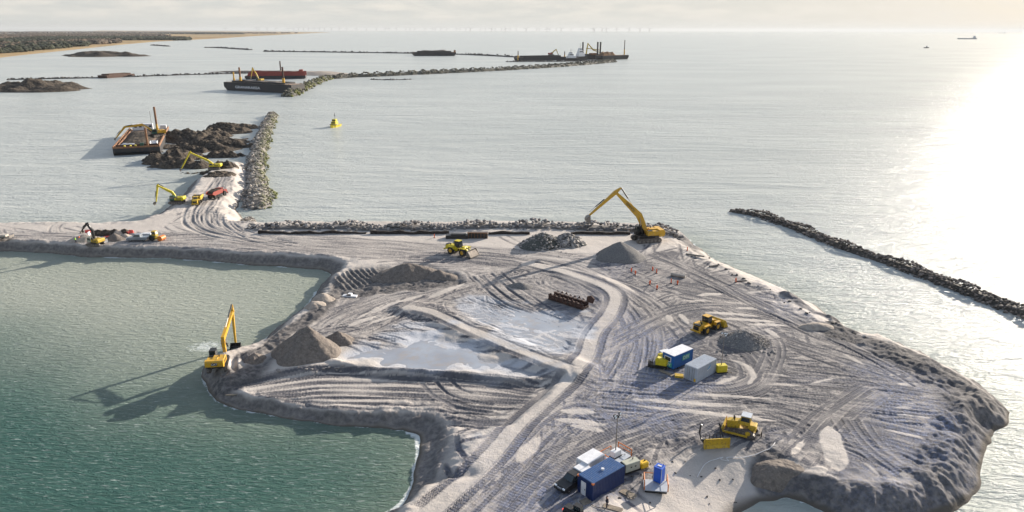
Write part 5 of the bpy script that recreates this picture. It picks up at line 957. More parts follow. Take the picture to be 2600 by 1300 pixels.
mb.build('lock_bar', M['steel'], c3); mb = MB(); mb.box((-.05, .35, .35), (.03, .35, .55)).build('notice_plate', M['amber'], c3)
# white box trailer behind the dark blue container
c4 = container('box_trailer', 'small white box trailer behind the dark blue container', 'trailer', (1492, 1212), (1530, 1190), 1, 3.4, 2.0, 1.7, M['white'], M['white'], ribs=False, z=.35)
for y in (.1, 1.9): wheel(c4, 1.7, y, .3, .2, M['blk'])
for o_ in [k for k in SC.objects if k.parent == c4 and k.name.startswith('wheel')]: o_.location.z = -.35
mb = MB(); mb.tube([(0, 1, -.05), (-1.0, 1, -.05)], .05).build('tow_bar', M['steel'], c4)
def railed_platform(label, u, v, rz, l, w_, zt=.5):
    root = thing('loading_platform', label, 'platform', G(u, v), rz); mb = MB(); mb.box((0, 0, zt - .06), (l, w_, .12)); mb.box((0, 0, (zt - .12) / 2), (l * .9, w_ * .9, zt - .12), m=1); mb.build('deck', [M['pale'], M['blk']], root)
    for s in (-1, 1):
        mb = MB(); x = s * (l / 2 - .05); mb.tube([(x, -w_ / 2, zt), (x, -w_ / 2, zt + 1.05), (x, w_ / 2, zt + 1.05), (x, w_ / 2, zt)], .075); mb.tube([(x, -w_ / 2, zt + .5), (x, w_ / 2, zt + .5)], .04); mb.build('railing', M['orange'], root)
    mb = MB(); mb.tube([(-l / 2 + .05, w_ / 2, zt), (-l / 2 + .05, w_ / 2, zt + 1.05), (l * .1, w_ / 2, zt + 1.05), (l * .1, w_ / 2, zt)], .06); mb.build('railing', M['orange'], root)
    return root
railed_platform('orange railed steel platform carrying the small lamp mast unit', 1562, 1170, math.radians(40), 4.0, 2.5, .6)
railed_platform('orange railed steel platform under the blue toilet cabin', 1664, 1240, math.radians(-8), 3.2, 2.4, .5)
def mast_unit(label, u, v, dz, rz, body, h, heads, bw=(1.5, .9, .95), w3=False):
    g = G(u, v); root = thing('light_tower', label, 'light tower', (g[0], g[1], g[2] + dz), rz, 'mobile light towers'); mb = MB(); mb.box((0, 0, bw[2] / 2 + .12), bw, bev=.08); mb.box((0, 0, .1), (bw[0] * 1.1, bw[1] * 1.1, .12), m=1); mb.build('housing', [body, M['blk']], root)
    pl = MB(); pl.cyl((0, 0, .9), (0, 0, h * .55), .085, n=8); pl.cyl((0, 0, h * .5), (0, 0, h), .055, n=8); po = pl.build('mast', M['steel'], root); mb = MB(); mb.tube([(-.55, 0, h), (.55, 0, h)], .04); mb.tube([(0, -.45, h - .1), (0, .45, h - .1)], .04); mb.build('crossbar', M['blk'], po)
    for x, y, zz in heads:
        mb = MB(); mb.box((x, y, h + zz), (.46, .2, .36), bev=.04); lh = mb.build('lamp_head', M['blk'], root); mb = MB(); mb.box((x, y - .12, h + zz), (.36, .03, .26)).build('lens', M['lampw'], lh)
    mb = MB()
    for sx in (-1, 1):
        for sy in (-1, 1): mb.tube([(sx * bw[0] * .5, sy * bw[1] * .5, .2), (sx * bw[0] * .85, sy * bw[1] * .75, .2), (sx * bw[0] * .85, sy * bw[1] * .75, 0)], .035)
    mb.build('outrigger', M['steel'], root); return root
mast_unit('white lamp mast unit with four lamps standing on the orange railed platform', 1562, 1168, .6, math.radians(40), M['white'], 6.6, [(-.6, 0, .15), (-.3, .1, -.25), (.35, .0, -.35), (.6, .1, .05)])
mast_unit('yellow lamp mast unit right of the pale grey container', 1830, 944, 0, math.radians(10), M['lem'], 7.4, [(-.5, 0, .2), (0, 0, .1), (.2, .0, -.3), (.4, .1, 0)], bw=(1.9, 1.2, 1.3))
def generator():
    root = thing('generator', 'beige generator box with a black grille beside the yellow box', 'generator', G(1600, 1195), math.radians(28)); mb = MB(); mb.box((0, 0, .95), (2.5, 1.2, 1.3), bev=.06); mb.build('housing', M['beige'], root); mb = MB(); mb.box((-1.27, 0, .95), (.05, 1.1, 1.15)).build('grille', M['blk'], root); mb = MB(); mb.box((0, 0, .2), (2.6, 1.25, .28)).build('skid', M['blk'], root)
    mb = MB(); mb.cyl((.5, .2, 1.6), (.5, .2, 1.85), .07, n=8).build('exhaust', M['blk'], root)
    for x in (-.3, .4): mb = MB(); mb.box((x, -.615, 1.0), (.25, .03, .18)).build('vent', M['blk'], root)
generator()
root = thing('fuel_tank', 'small bright yellow tank box on a wooden pallet', 'tank', G(1633, 1188), math.radians(30)); mb = MB(); mb.box((0, 0, .62), (1.3, 1.0, .9), bev=.14).build('tank_body', M['amber'], root); mb = MB(); mb.box((0, 0, .09), (1.3, 1.1, .14)).build('pallet', M['wood'], root); mb = MB(); mb.cyl((.3, .1, 1.05), (.3, .1, 1.18), .12, n=10).build('cap', M['blk'], root)
def toilet():
    g = G(1672, 1228); root = thing('portable_toilet', 'bright blue portable toilet cabin standing on the railed platform', 'toilet', (g[0], g[1], g[2] + .5), math.radians(-38)); mb = MB(); mb.box((0, 0, 1.1), (1.15, 1.15, 2.2), bev=.03); mb.build('cabin_shell', M['tblue'], root)
    mb = MB(); mb.box((0, 0, 2.24), (1.22, 1.22, .1), bev=.03); mb.build('roof', M['tblue'], root); mb = MB(); mb.box((0, 0, 2.32), (.55, .3, .07)).build('skylight', M['white'], root)
    mb = MB(); mb.box((-.585, 0, 1.05), (.03, .75, 1.85)); d = mb.build('door', M['blue'], root); mb = MB(); mb.box((-.615, -.25, 1.05), (.03, .06, .18)).build('handle', M['blk'], d)
    mb = MB(); mb.cyl((.35, .35, 2.2), (.35, .35, 2.6), .05, n=8).build('vent_pipe', M['tblue'], root)
    for s in (-1, 1):
        mb = MB(); mb.box((s * .57, -.57, 1.1), (.06, .06, 2.2)).build('corner_trim', M['pale'], root)
toilet()
def plank(name, label, u, v, rz, l, w_, h=.08, m='wood', group=None, n=4):
    g = G(u, v); root = MB()
    for k in range(n): root.box((0, (k - (n - 1) / 2) * w_ / n, h / 2 + .03), (l * (1 - .06 * (k % 2)), w_ / n * .9, h))
    o = root.build(name, M[m]); o.location = tuple(float(q) for q in (g[0], g[1], g[2] + .03)); o.rotation_euler = (0, 0, rz); tag(o, label, 'boards', group); return o
plank('wooden_mat', 'long grey wooden mat beside the dark blue container', 1586, 1250, math.radians(-42), 3.4, 1.1)
plank('wooden_mat', 'square brown board in front of the white container door', 1486, 1275, math.radians(35), 1.3, 1.1); plank('wooden_mat', 'wooden boards beside the standing person', 1556, 1291, math.radians(-25), 2.6, .9)
plank('wooden_mat', 'bundle of thin boards in front of the blue site cabin', 1692, 948, math.radians(-50), 3.0, .8, n=5); plank('wooden_pallet', 'small yellow brown pallet between cabin and grey container', 1724, 957, math.radians(-12), 1.5, 1.1, h=.35, m='yel2', n=3)
def yellow_kit():
    root = thing('snow_plough_attachment', 'yellow attachment with a black base left of the blue cabin', 'attachment', G(1678, 934), math.radians(-20)); mb = MB(); mb.prism([(-1.0, .6), (1.0, .6), (.9, 1.7), (-.7, 2.0), (-1.0, 1.7)], -.3, .6); mb.box((.2, .25, 1.2), (2.6, .5, 1.0), bev=.1); mb.build('hopper', M['lem'], root)
    mb = MB(); mb.box((-.6, 0, .35), (3.4, 1.2, .5)); 
    for x in (-2.2, -1.9, -1.6): mb.box((x, 0, .8), (.12, 1.0, .9))
    mb.build('base_frame', M['blk'], root)
    r2 = thing('site_dumper', 'yellow machine with a white top behind the blue cabin', 'machine', G(1688, 917), math.radians(25)); mb = MB(); mb.box((0, 0, 1.0), (2.4, 1.6, 1.0), bev=.1); mb.build('body', M['lem'], r2); mb = MB(); mb.box((0, 0, 2.0), (1.9, 1.5, .14), bev=.04).build('canopy', M['white'], r2); mb = MB()
    for x in (-.8, .8):
        for y in (-.6, .6): mb.cyl((x, y, 1.4), (x, y, 2.0), .05, n=6)
    mb.build('canopy_post', M['blk'], r2)
    for x in (-.8, .8):
        for s in (-1, 1): wheel(r2, x, s * .85, .45, .3, M['blk'])
yellow_kit()
# hose lying on the frosty ground
def ground_line(name, label, px, r, m, cat, closed=False):
    p = GP(px); q = spline(p, .35); mb = MB(); pts = [(float(x), float(y), gh(x, y) + r + .04) for x, y in q]; mb.tube(pts, r, n=5); o = mb.build(name, m); return tag(o, label, cat)
ground_line('hose', 'white hose lying in loops on the frosty ground below the bulldozer', [(1770, 1213), (1790, 1180), (1822, 1166), (1838, 1162), (1828, 1167), (1850, 1172), (1845, 1163), (1880, 1163), (1920, 1155), (1955, 1140), (1968, 1125)], .05, M['hose'], 'hose')
ground_line('hose', 'short black hose on the ground left of the standing person', [(1500, 1282), (1520, 1290), (1550, 1296), (1570, 1300)], .04, M['blk'], 'hose')
# rusty skip-like frame with teeth
def rusty_frame():
    a, b = G(1393, 760), G(1480, 788); ang = math.atan2(b[1] - a[1], b[0] - a[0]); l = math.hypot(*(b - a)[:2]); root = thing('rusty_pontoon', 'rusty steel pontoon frame with upright teeth lying by the frozen ground', 'steel frame', a, ang)
    for k, y in enumerate((0, 1.9)):
        mb = MB(); mb.box((l / 2, y, .75), (l, .18, 1.1)); mb.box((l / 2, y, 1.32), (l, .5, .08)); mb.box((l / 2, y, .2), (l, .5, .08))
        for t in range(8): x = l * (t + .5) / 8; mb.box((x, y, .75), (.1, .42, 1.1)); mb.prism([(x - .45, 1.34), (x + .45, 1.34), (x + .1, 1.62 + .15 * (t % 3)), (x - .1, 1.6)], y + .6 * k - .06, y + .6 * k + .06)
        mb.build('side_beam', M['rust'], root)
    mb = MB()
    for t in range(6): mb.box((l * t / 5, .95, .5), (.2, 1.9, .35))
    mb.build('cross_beam', M['rust'], root); mb = MB(); mb.prism([(l - .8, 1.2), (l + .9, 1.2), (l + 1.3, 2.3), (l + .4, 2.9), (l - .6, 2.5)], 2.2, 2.5); mb.build('end_plate', M['rust'], root)
rusty_frame()
# steel pontoon deck pile behind the loader
def steel_pontoon():
    a, b = G(1132, 606), G(1238, 606); ang = math.atan2(b[1] - a[1], b[0] - a[0]); l = math.hypot(*(b - a)[:2]); root = thing('steel_pontoon', 'black steel pontoon frame standing against the rock wall behind the loader', 'steel pontoon', a, ang)
    mb = MB(); mb.box((l * .26, .8, .5), (l * .52, 2.2, 1.0)); mb.box((l * .3, .8, 1.15), (l * .36, 1.4, .4)); mb.build('base_block', M['dsteel'], root); mb = MB(); mb.box((l * .76, 1.0, .9), (l * .48, 1.6, 1.8)); mb.build('side_block', M['dsteel'], root); mb = MB(); mb.box((l * .76, .1, 1.84), (l * .5, .3, .12)); 
    for k in range(7): mb.box((l * (.54 + .075 * k), .1, .9), (.1, .2, 1.8))
    mb.build('edge_rail', M['rustl'], root)
steel_pontoon()
# small marker posts, beams, barriers, people
def post(label, u, v, h=1.15, sc=1.0, group='orange marker posts on the tracked ground'):
    root = thing('marker_post', label, 'marker post', G(u, v), RS.rand() * 3, group); mb = MB(); mb.cyl((0, 0, .08), (0, 0, h), .13 * sc, .10 * sc, n=8); mb.box((0, 0, h * .62), (.42 * sc, .06, .5)); mb.build('post', M['hior'], root); mb = MB(); mb.box((0, 0, .06), (.55, .4, .12), bev=.03).build('foot', M['blk'], root)
PL = ['topmost orange marker post of the tracked ground', 'orange marker post just right of the topmost one', 'orange marker post left of the topmost pair', 'faint orange marker post at the far left of the group', 'orange marker post left of the concrete pipe', 'orange marker post below the concrete pipe', 'low orange marker post at the near left of the group', 'nearest orange marker post of the group', 'orange marker post on the beach edge at right', 'orange marker post beside the dark timber on the beach', 'orange marker post behind the yellow loader']
for (u, v), lb in zip([(1657, 688), (1667, 694), (1613, 698), (1603, 691), (1704, 719), (1720, 723), (1650, 723), (1668, 735), (1868, 717), (1745, 637), (1103, 604)], PL): post(lb, u, v)
def log_(name, label, u, v, rz, l, r, m, cat='timber'): mb = MB(); mb.cyl((-l / 2, 0, r), (l / 2, 0, r), r, r * .9, n=10); o = mb.build(name, M[m]); g = G(u, v); o.location = tuple(float(q) for q in g); o.rotation_euler = (0, 0, rz); tag(o, label, cat)
log_('concrete_pipe', 'pale concrete pipe lying among the orange posts', 1722, 703, math.radians(-32), 3.6, .42, 'concrete', 'pipe'); log_('timber_beam', 'dark timber lying on the beach near the excavator', 1765, 650, math.radians(-28), 5.0, .22, 'steel'); log_('timber_beam', 'short grey timber at the middle of the beach', 1812, 677, math.radians(25), 2.8, .25, 'steel'); log_('timber_beam', 'small grey timber beside the beach marker post', 1880, 715, math.radians(12), 2.4, .2, 'steel'); log_('timber_beam', 'thin beam pressed in sand at the near lagoon corner', 598, 1004, math.radians(8), 3.2, .15, 'wood')
def barrier(label, u, v, rz, col): 
    root = thing('road_barrier', label, 'barrier', G(u, v), rz, 'barriers around the small excavator'); mb = MB(); mb.prism([(-.3, 0), (.3, 0), (.12, .5), (.08, 1.0), (-.08, 1.0), (-.12, .5)], -.75, .75); mb.build('barrier_body', M[col], root)
for k, (u, v, c_, lb) in enumerate([(262, 611, 'white', 'white barrier directly right of the small excavator'), (272, 608, 'plastic', 'red barrier right of the small excavator'), (267, 616, 'white', 'lower white barrier right of the small excavator'), (322, 596, 'plastic', 'red barrier behind the pale heaps'), (334, 592, 'plastic', 'red barrier farthest right behind the heaps'), (224, 592, 'plastic', 'red barrier under the black excavator boom'), (226, 597, 'white', 'white barrier under the black excavator boom')]): barrier(lb, u, v, RS.rand() * 3, c_)
def person(label, u, v, rz, coat, legs, h=1.78, stride=.1):
    root = thing('person', label, 'person', G(u, v), rz, scale=h / 1.78)
    def skin(name, P_, E_, Rr, m, par, sub=1):
        me = bpy.data.meshes.new(name); me.from_pydata(P_, E_, []); me.materials.append(m); o = bpy.data.objects.new(name, me); COL.objects.link(o); o.parent = par; mo = o.modifiers.new('skin', 'SKIN'); mo.use_smooth_shade = True
        for i, r in enumerate(Rr): me.skin_vertices[0].data[i].radius = (r, r)
        me.skin_vertices[0].data[0].use_root = True; s = o.modifiers.new('sub', 'SUBSURF'); s.levels = s.render_levels = sub; return o
    if True:
        s = stride; P_ = [(0, 0, .95), (0, 0, 1.2), (.01, 0, 1.43), (.02, 0, 1.53), (.03, 0, 1.66), (.03, 0, 1.76), (0, .19, 1.42), (.02, .24, 1.15), (.14, .22, .92), (.18, .22, .84), (0, -.19, 1.42), (-.02, -.24, 1.15), (.06, -.24, .90), (.10, -.24, .82), (0, .1, .88), (s, .11, .48), (-.02 + s, .12, .08), (.14 + s, .12, .04), (0, -.1, .88), (-s * .6, -.11, .48), (-.08 - s, -.12, .08), (.06 - s, -.12, .04)]
        E_ = [(0, 1), (1, 2), (2, 3), (3, 4), (4, 5), (2, 6), (6, 7), (7, 8), (8, 9), (2, 10), (10, 11), (11, 12), (12, 13), (0, 14), (14, 15), (15, 16), (16, 17), (0, 18), (18, 19), (19, 20), (20, 21)]
        Rr = [.14, .135, .13, .055, .095, .075, .06, .045, .035, .03, .06, .045, .035, .03, .085, .06, .045, .04, .085, .06, .045, .04]
        me = bpy.data.meshes.new('person_body')
        def mk(name, P2, E2, R2, m):
            me = bpy.data.meshes.new(name); me.from_pydata(P2, E2, []); me.materials.append(m); o = bpy.data.objects.new(name, me); COL.objects.link(o); o.parent = root; mo = o.modifiers.new('skin', 'SKIN'); mo.use_smooth_shade = True
            for i, r in enumerate(R2): me.skin_vertices[0].data[i].radius = (r, r); me.skin_vertices[0].data[i].use_root = (i == 0)
            s_ = o.modifiers.new('sub', 'SUBSURF'); s_.levels = s_.render_levels = 1; return o
        mk('body', P_, E_, Rr, M['skin']); sub = lambda ids, ed, k: ([P_[i] for i in ids], ed, [Rr[i] + k for i in ids])
        mk('jacket', *sub([1, 0, 2, 6, 7, 8, 10, 11, 12], [(0, 1), (0, 2), (2, 3), (3, 4), (4, 5), (2, 6), (6, 7), (7, 8)], .03), coat); mk('trousers', *sub([0, 14, 15, 16, 18, 19, 20], [(0, 1), (1, 2), (2, 3), (0, 4), (4, 5), (5, 6)], .022), legs)
        mb = MB(); mb.add([(.03 + .12 * math.cos(t) * math.cos(f), .11 * math.sin(t) * math.cos(f), 1.70 + .12 * math.sin(f)) for f in (0, .6, 1.2) for t in np.linspace(0, 2 * math.pi, 10, endpoint=False)], [(r * 10 + i, r * 10 + (i + 1) % 10, r * 10 + 10 + (i + 1) % 10, r * 10 + 10 + i) for r in range(2) for i in range(10)] + [tuple(range(20, 30))]); mb.build('hard_hat' if coat is not M['dkc'] else 'hair', M['white'] if coat is not M['dkc'] else M['blk'], root)
person('person in dark clothes standing near the dark blue container', 1541, 1289, math.radians(200), M['dkc'], M['dkc'], stride=.16)
person('person in a green hi vis jacket left of the small excavator', 193, 617, math.radians(20), M['hiv'], M['dkc'], h=1.85); person('person in orange red work clothes left of the small excavator', 203, 613, math.radians(200), M['hior'], M['hior'], h=1.85)
# loose boulders and clods scattered on beach and shore
def clods(label, name, spots, sz, m, group, seed):
    rs = np.random.RandomState(seed); V, Fq = rocks(np.zeros((1, 3)), np.ones(1), rs); base = None
    for k, (u, v) in enumerate(spots):
        g = G(u, v)
        if base is None: base = np_mesh(name, V, Fq, m, False, dict(tint=np.full(12, .4), moss=np.zeros(12))); o = base
        else: o = base.copy(); COL.objects.link(o)
        o.location = (g[0], g[1], g[2] + .05); s = sz * (.6 + .8 * rs.rand()); o.scale = (s, s * (.7 + .5 * rs.rand()), s * .7); o.rotation_euler = (0, 0, rs.rand() * 6); tag(o, label, 'stone', group)
rs_ = np.random.RandomState(5)
clods('small dark stone lying on the pale beach near the waterline', 'beach_stone', [(1762 + 470 * t + rs_.randn() * 5, 634 + 232 * t + 8 - abs(rs_.randn()) * 7 + (14 * math.sin(t * 3))) for t in rs_.rand(26)], .35, RKD, 'stones on the beach', 5)
clods('loose boulder beside the small boulder cluster at the spit', 'boulder', [(618 + rs_.rand() * 36, 548 + rs_.rand() * 30) for _ in range(14)], .8, RKM, 'boulders at the spit foot', 6)
for k_, (hu, hv, hr) in enumerate([(1890, 893, 60), (1574, 668, 70), (775, 935, 75), (1378, 640, 75)]): clods(['stray stone at the foot of the gravel heap by the lamp mast', 'stray stone at the foot of the round grey gravel heap', 'stray clod at the foot of the tall pointed sand heap', 'stray stone at the foot of the coarse rubble heap'][k_], 'stray_stone', [(hu + hr * 1.3 * (rs_.rand() * 2 - 1), hv + 6 * rs_.randn()) for _ in range(16)], .28, RK, ['stones around the lamp mast heap', 'stones around the round heap', 'clods around the pointed heap', 'stones around the rubble heap'][k_], 30 + k_)
clods('loose clod lying on the ground around the compound', 'soil_clod', [(1560 + 330 * rs_.rand(), 1170 + 110 * rs_.rand()) for _ in range(26)], .18, RKD, 'clods around the compound', 7)

# ------------------------------------------------------------------ vessels
def barge(name, label, a, b, side, w_, h, m=None, cargo=None, coam=.9, deckm=None, z=0, end=0.0, posts=(), txt=None, rails=None):
    """a, b: waterline corners of the long side facing the camera"""
    p, q = P(*a), P(*b); ang = math.atan2(q[1] - p[1], q[0] - p[0]); l = math.hypot(*(q - p)[:2]); root = thing(name, label, 'barge', p, ang); m = m or M['hull']
    y0, y1 = (0, w_) if side > 0 else (-w_, 0); yc = (y0 + y1) / 2
    mb = MB(); k = end or h * .6; mb.prism([(k, -.6), (l - k, -.6), (l, h * .45), (l, h), (0, h), (0, h * .45)], y0, y1); mb.build('hull', m, root)
    mb = MB(); t = .35; dk = deckm or M['deck']; mb.box((l / 2, yc, h + .02), (l * .98, w_ * .96, .04)); mb.build('deck', dk, root)
    cm = MB()
    for y in (y0 + w_ * .1, y1 - w_ * .1): cm.box((l * .5, y, h + .04 + coam / 2), (l * .78, t, coam))
    for x in (l * .11, l * .89): cm.box((x, yc, h + .04 + coam / 2), (t, w_ * .8, coam))
    if coam: cm.build('coaming', rails or m, root)
    bl = MB()
    for x in np.linspace(l * .04, l * .96, 6):
        for y in (y0 + .8, y1 - .8): bl.cyl((x, y, h), (x, y, h + .8), .22, n=8)
    bl.build('bollard', M['blk'], root)
    for i, (fx, fy, ph_, r, mm) in enumerate(posts): pb = MB(); pb.cyl((l * fx, y0 + w_ * fy, h * .2), (l * fx, y0 + w_ * fy, h + ph_ * .35), r * 1.5, n=10, m=1); pb.cyl((l * fx, y0 + w_ * fy, h + ph_ * .35), (l * fx, y0 + w_ * fy, h + ph_), r, n=10, m=0); pb.build('spud_pole', [M[mm], M['yel']], root)
    if txt: text('lettering', txt, h * .42, M['white'], root, Matrix.Translation((l * .36, (y0 - .05) if side > 0 else (y0 - .05), h * .45)) @ Matrix.Rotation(math.pi / 2, 4, 'X') @ Matrix.Scale(1.5, 4, (1, 0, 0)))
    return root, l, ang, p, y0, y1, h
def cargo(root, label, x0, x1, y0, y1, z, h, m, seed):
    nx, ny = 40, 16; X, Y = np.meshgrid(np.linspace(x0, x1, nx), np.linspace(y0, y1, ny), indexing='ij'); e = np.minimum(np.minimum(X - x0, x1 - X) / (x1 - x0) * 5, np.minimum(Y - y0, y1 - Y) / (y1 - y0) * 4); Z = z + h * np.clip(e, 0, 1) * (.45 + .9 * (fbm(X, Y, (x1 - x0) / 6, 4, seed) * .5 + .5)) - .03 * (e <= 0)
    idx = np.arange(nx * ny).reshape(nx, ny); Fq = np.stack([idx[:-1, :-1], idx[1:, :-1], idx[1:, 1:], idx[:-1, 1:]], -1).reshape(-1, 4); return np_mesh('cargo', np.stack([X.ravel(), Y.ravel(), Z.ravel()], 1), Fq, m, True, parent=root)
def local_to_world(p, ang, x, y, z): return (p[0] + x * math.cos(ang) - y * math.sin(ang), p[1] + x * math.sin(ang) + y * math.cos(ang), z)
# near rusty hopper barge, seen from its stern
r, l, ang, p, y0, y1, h = barge('hopper_barge', 'rusty open hopper barge with an excavator aboard, moored left of the clay banks', (408, 390), (431, 340), 1, 21.5, 3.6, M['hull'], coam=0, deckm=M['deck'])
mb = MB()
for y in (.25, 21.25): mb.box((l / 2, y, 4.15), (l, .5, 1.1)); mb.box((l / 2, y + (1.3 if y < 5 else -1.3), 3.9), (l * .94, .25, .6))
for k in range(14):
    for y in (.7, 20.8): mb.box((l * (k + .5) / 14, y, 4.1), (.3, .5, 1.0))
mb.box((.3, 10.75, 4.0), (.5, 21, .8)); mb.build('bulwark', M['rustl'], r)
mb = MB(); mb.box((.9, 10.75, 3.9), (.25, 17, .5)); mb.box((3.0, 10.75, 4.3), (.3, 19, 1.4)); mb.build('bulkhead', M['rust'], r)
cargo(r, '', 4, l * .85, 4.8, 20.0, 3.5, 1.6, S_CL, 91); cargo(r, '', 5.0, 12, 11, 20, 3.7, 1.1, ICE, 92)
mb = MB(); mb.cyl((1.8, 5.6, 3.6), (1.8, 5.6, 13.2), .55, n=12); mb.build('spud_pole', M['rustl'], r); mb = MB(); mb.cyl((l * .80, 5.2, 3.6), (l * .80, 5.2, 8.0), .85, .6, n=12, m=1); mb.cyl((l * .80, 5.2, 8.0), (l * .80, 5.2, 18.0), .6, n=12); mb.build('spud_pole', [M['rustl'], M['yel']], r)
mb = MB(); mb.box((l * .93, 13.6, 5.6), (3.4, 11, 3.6), bev=.1); mb.build('deck_house', M['white'], r); mb = MB()
for k in range(4): mb.box((l * .93 - 1.74, 9.5 + 2.6 * k, 6.0), (.06, 1.4, 1.0))
mb.build('window', M['glass'], r); mb = MB(); mb.box((l * .9, 2.4, 5.2), (3.2, 3.4, 2.6), bev=.1); mb.build('deck_locker', M['white'], r)
mb = MB(); mb.box((6, 3.0, 4.6), (6.0, 3.2, .25)); mb.box((9, 3.0, 5.1), (.2, 3.2, 1.2)); mb.box((6, 1.4, 5.1), (6, .2, 1.2)); mb.box((6, 4.6, 5.1), (6, .2, 1.2)); mb.build('skip', M['white'], r)
mb = MB()
for y in (13.5, 16.2, 11.2): mb.cyl((1.5, y, 4.2), (2.1, y, 4.6), .5, n=10)
mb.build('fender', M['lem'], r); mb = MB(); mb.box((1.9, 8.2, 4.7), (1.2, 1.8, 2.0), bev=.1); mb.build('winch', M['sea_green'], r)
mb = MB(); mb.cyl((l * .74, 7.4, 3.6), (l * .74, 7.4, 16), .09, n=6); mb.build('antenna', M['steel'], r)
bp = local_to_world(p, ang, l * .50, 3.6, 3.7)
excavator('excavator', 'yellow excavator working aboard the rusty hopper barge', bp, math.atan2(P(326, 352, 4)[1] - bp[1], P(326, 352, 4)[0] - bp[0]), [(396, 335), (385, 326), (352, 320), (326, 343), (323, 346)], S=1.5, cabcol='sea_green', tip=.8, track_rot=.3, pts=[(1.0, 2.6), (7.0, 7.2), (16.0, 6.6), (21.0, 1.2), (21.6, .2)])
# black barge further out with a letter row and red barge behind it
r, l, ang, p, y0, y1, h = barge('flat_barge', 'long black barge with white lettering and an excavator on deck', (570, 229), (741, 238), 1, 19, 8.5, M['hull'], coam=1.6, deckm=M['deck'], posts=((.2, .3, 15, .9, 'rustl'), (.86, .2, 17, .9, 'rust'), (.08, .4, 10, .7, 'yel')), txt='GRANARAISSA')
cargo(r, '', l * .14, l * .84, 3, 15, h, 2.0, S_DK, 95)
bp = local_to_world(p, ang, l * .40, 14, h + .1); excavator('excavator', 'ochre excavator with a bent boom on the black lettered barge', bp, ang + math.pi, [], S=1.5, col='yel2', armc='yel2', tip=1, pts=[(1, 3), (4, 8.5), (8.5, 14), (11.5, 5), (12, 3)])
r, l, ang, p, y0, y1, h = barge('flat_barge', 'long barge with a bright rusty red hull side behind the black barge', (622, 201.5), (776, 200), 1, 20, 4.0, M['hull'], coam=0, deckm=M['deck'], posts=((.58, .6, 18, .8, 'rust'),))
mb = MB(); mb.prism([(l * .04, h), (l, h), (l, h + 5), (l * .10, h + 6.2), (l * .06, h + 4)], .4, 1.4); mb.prism([(l * .04, h), (l, h), (l, h + 5), (l * .10, h + 6.2), (l * .06, h + 4)], 18.6, 19.6); mb.box((l * .97, 10, h + 2), (1, 19, 4)); mb.build('side_wall', M['dred'], r)
mb = MB(); mb.box((l * .93, 4, h + 6), (5, 5, 3.5)); mb.build('deck_locker', M['red'], r); cargo(r, '', l * .1, l * .92, 2, 18, h + 3.5, 2.6, S_DK, 96)
barge('flat_barge', 'low pale wreck like barge lying on the dam near the left island', (272, 199), (343, 194), 1, 16, 3.5, M['rust'], coam=1.5, deckm=M['deck']); 
r, l, ang, p, y0, y1, h = barge('flat_barge', 'distant dark flat barge moored along the far dam', (1047, 142), (1158, 142), 1, 24, 9, M['hull'], coam=2.5, deckm=M['deck']); cargo(r, '', l * .1, l * .9, 3, 20, h, 5, S_DK, 97); mb = MB(); mb.box((l * .97, 3, h + 2), (5, 6, 6)); mb.build('bow_house', M['rustl'], r)
# dredging spread on the horizon side
r, l, ang, p, y0, y1, h = barge('dredging_barge', 'long dark barge left of the white tug, with an excavator and thin poles', (1318, 155), (1438, 152.5), 1, 22, 7, M['hull'], coam=3, deckm=M['deck'], posts=((.0, .2, 13, .9, 'rust'), (.985, .2, 11, .9, 'rust')))
bp = local_to_world(p, ang, l * .70, 6, h + 3); excavator('excavator', 'red excavator with a long yellow arm on the long dark barge', bp, ang, [], S=2.2, col='red', armc='yel2', tip=1.5, pts=[(2, 5), (7, 9), (12.5, 12), (17, 3), (18, 1)])
def tug(label, a, b, hh=1.0):
    p, q = P(*a), P(*b); ang = math.atan2(q[1] - p[1], q[0] - p[0]); l = math.hypot(*(q - p)[:2]); root = thing('tugboat', label, 'tugboat', p, ang); mb = MB(); mb.prism([(l * .04, -.5), (l * .94, -.5), (l, 8 * hh), (l * .7, 6 * hh), (0, 6 * hh)], 0, 10); mb.build('hull', M['hull'], root)
    mb = MB(); mb.box((l * .45, 5, 8.5 * hh), (l * .6, 8, 5 * hh), bev=.3); mb.box((l * .4, 5, 13 * hh), (l * .34, 7, 4.5 * hh), bev=.3); mb.box((l * .38, 5, 17 * hh), (l * .2, 6, 3.5 * hh), bev=.3); mb.build('superstructure', M['white'], root); mb = MB(); mb.box((l * .40, -.02 + 1.5, 13.4 * hh), (l * .3, .1, 1.6 * hh)); mb.box((l * .38, 1.95, 17.3 * hh), (l * .17, .1, 1.4 * hh)); mb.build('window', M['glass'], root); mb = MB(); mb.cyl((l * .4, 5, 18 * hh), (l * .4, 5, 26 * hh), .35, n=6); mb.build('mast', M['steel'], root)
tug('white tugboat between the long dark barge and the dredger', (1438, 155), (1472, 154.5), .95); tug('taller white bridge ship in front of the black dredger piles', (1466, 154), (1492, 153), 1.35)
r, l, ang, p, y0, y1, h = barge('dredger', 'dredger platform with three tall black piles and an orange arm', (1486, 151.5), (1545, 150), 1, 30, 9, M['hull'], coam=2, deckm=M['rust'], z=0)
for k, (fu, top_) in enumerate([(1482, 107), (1519.5, 106.5), (1526.5, 106.5)]):
    q = P(fu, 151); ry_ = ray(fu, top_); zt = CAMH + ry_[2] * (q[1] / ry_[1]); dx, dy = q[0] - p[0], q[1] - p[1]; lx = dx * math.cos(ang) + dy * math.sin(ang); ly = -dx * math.sin(ang) + dy * math.cos(ang)
    pb = MB(); pb.cyl((lx, ly + 4, -2), (lx, ly + 4, zt), 1.8, n=12); pb.build('spud_pile', M['hull'], r)
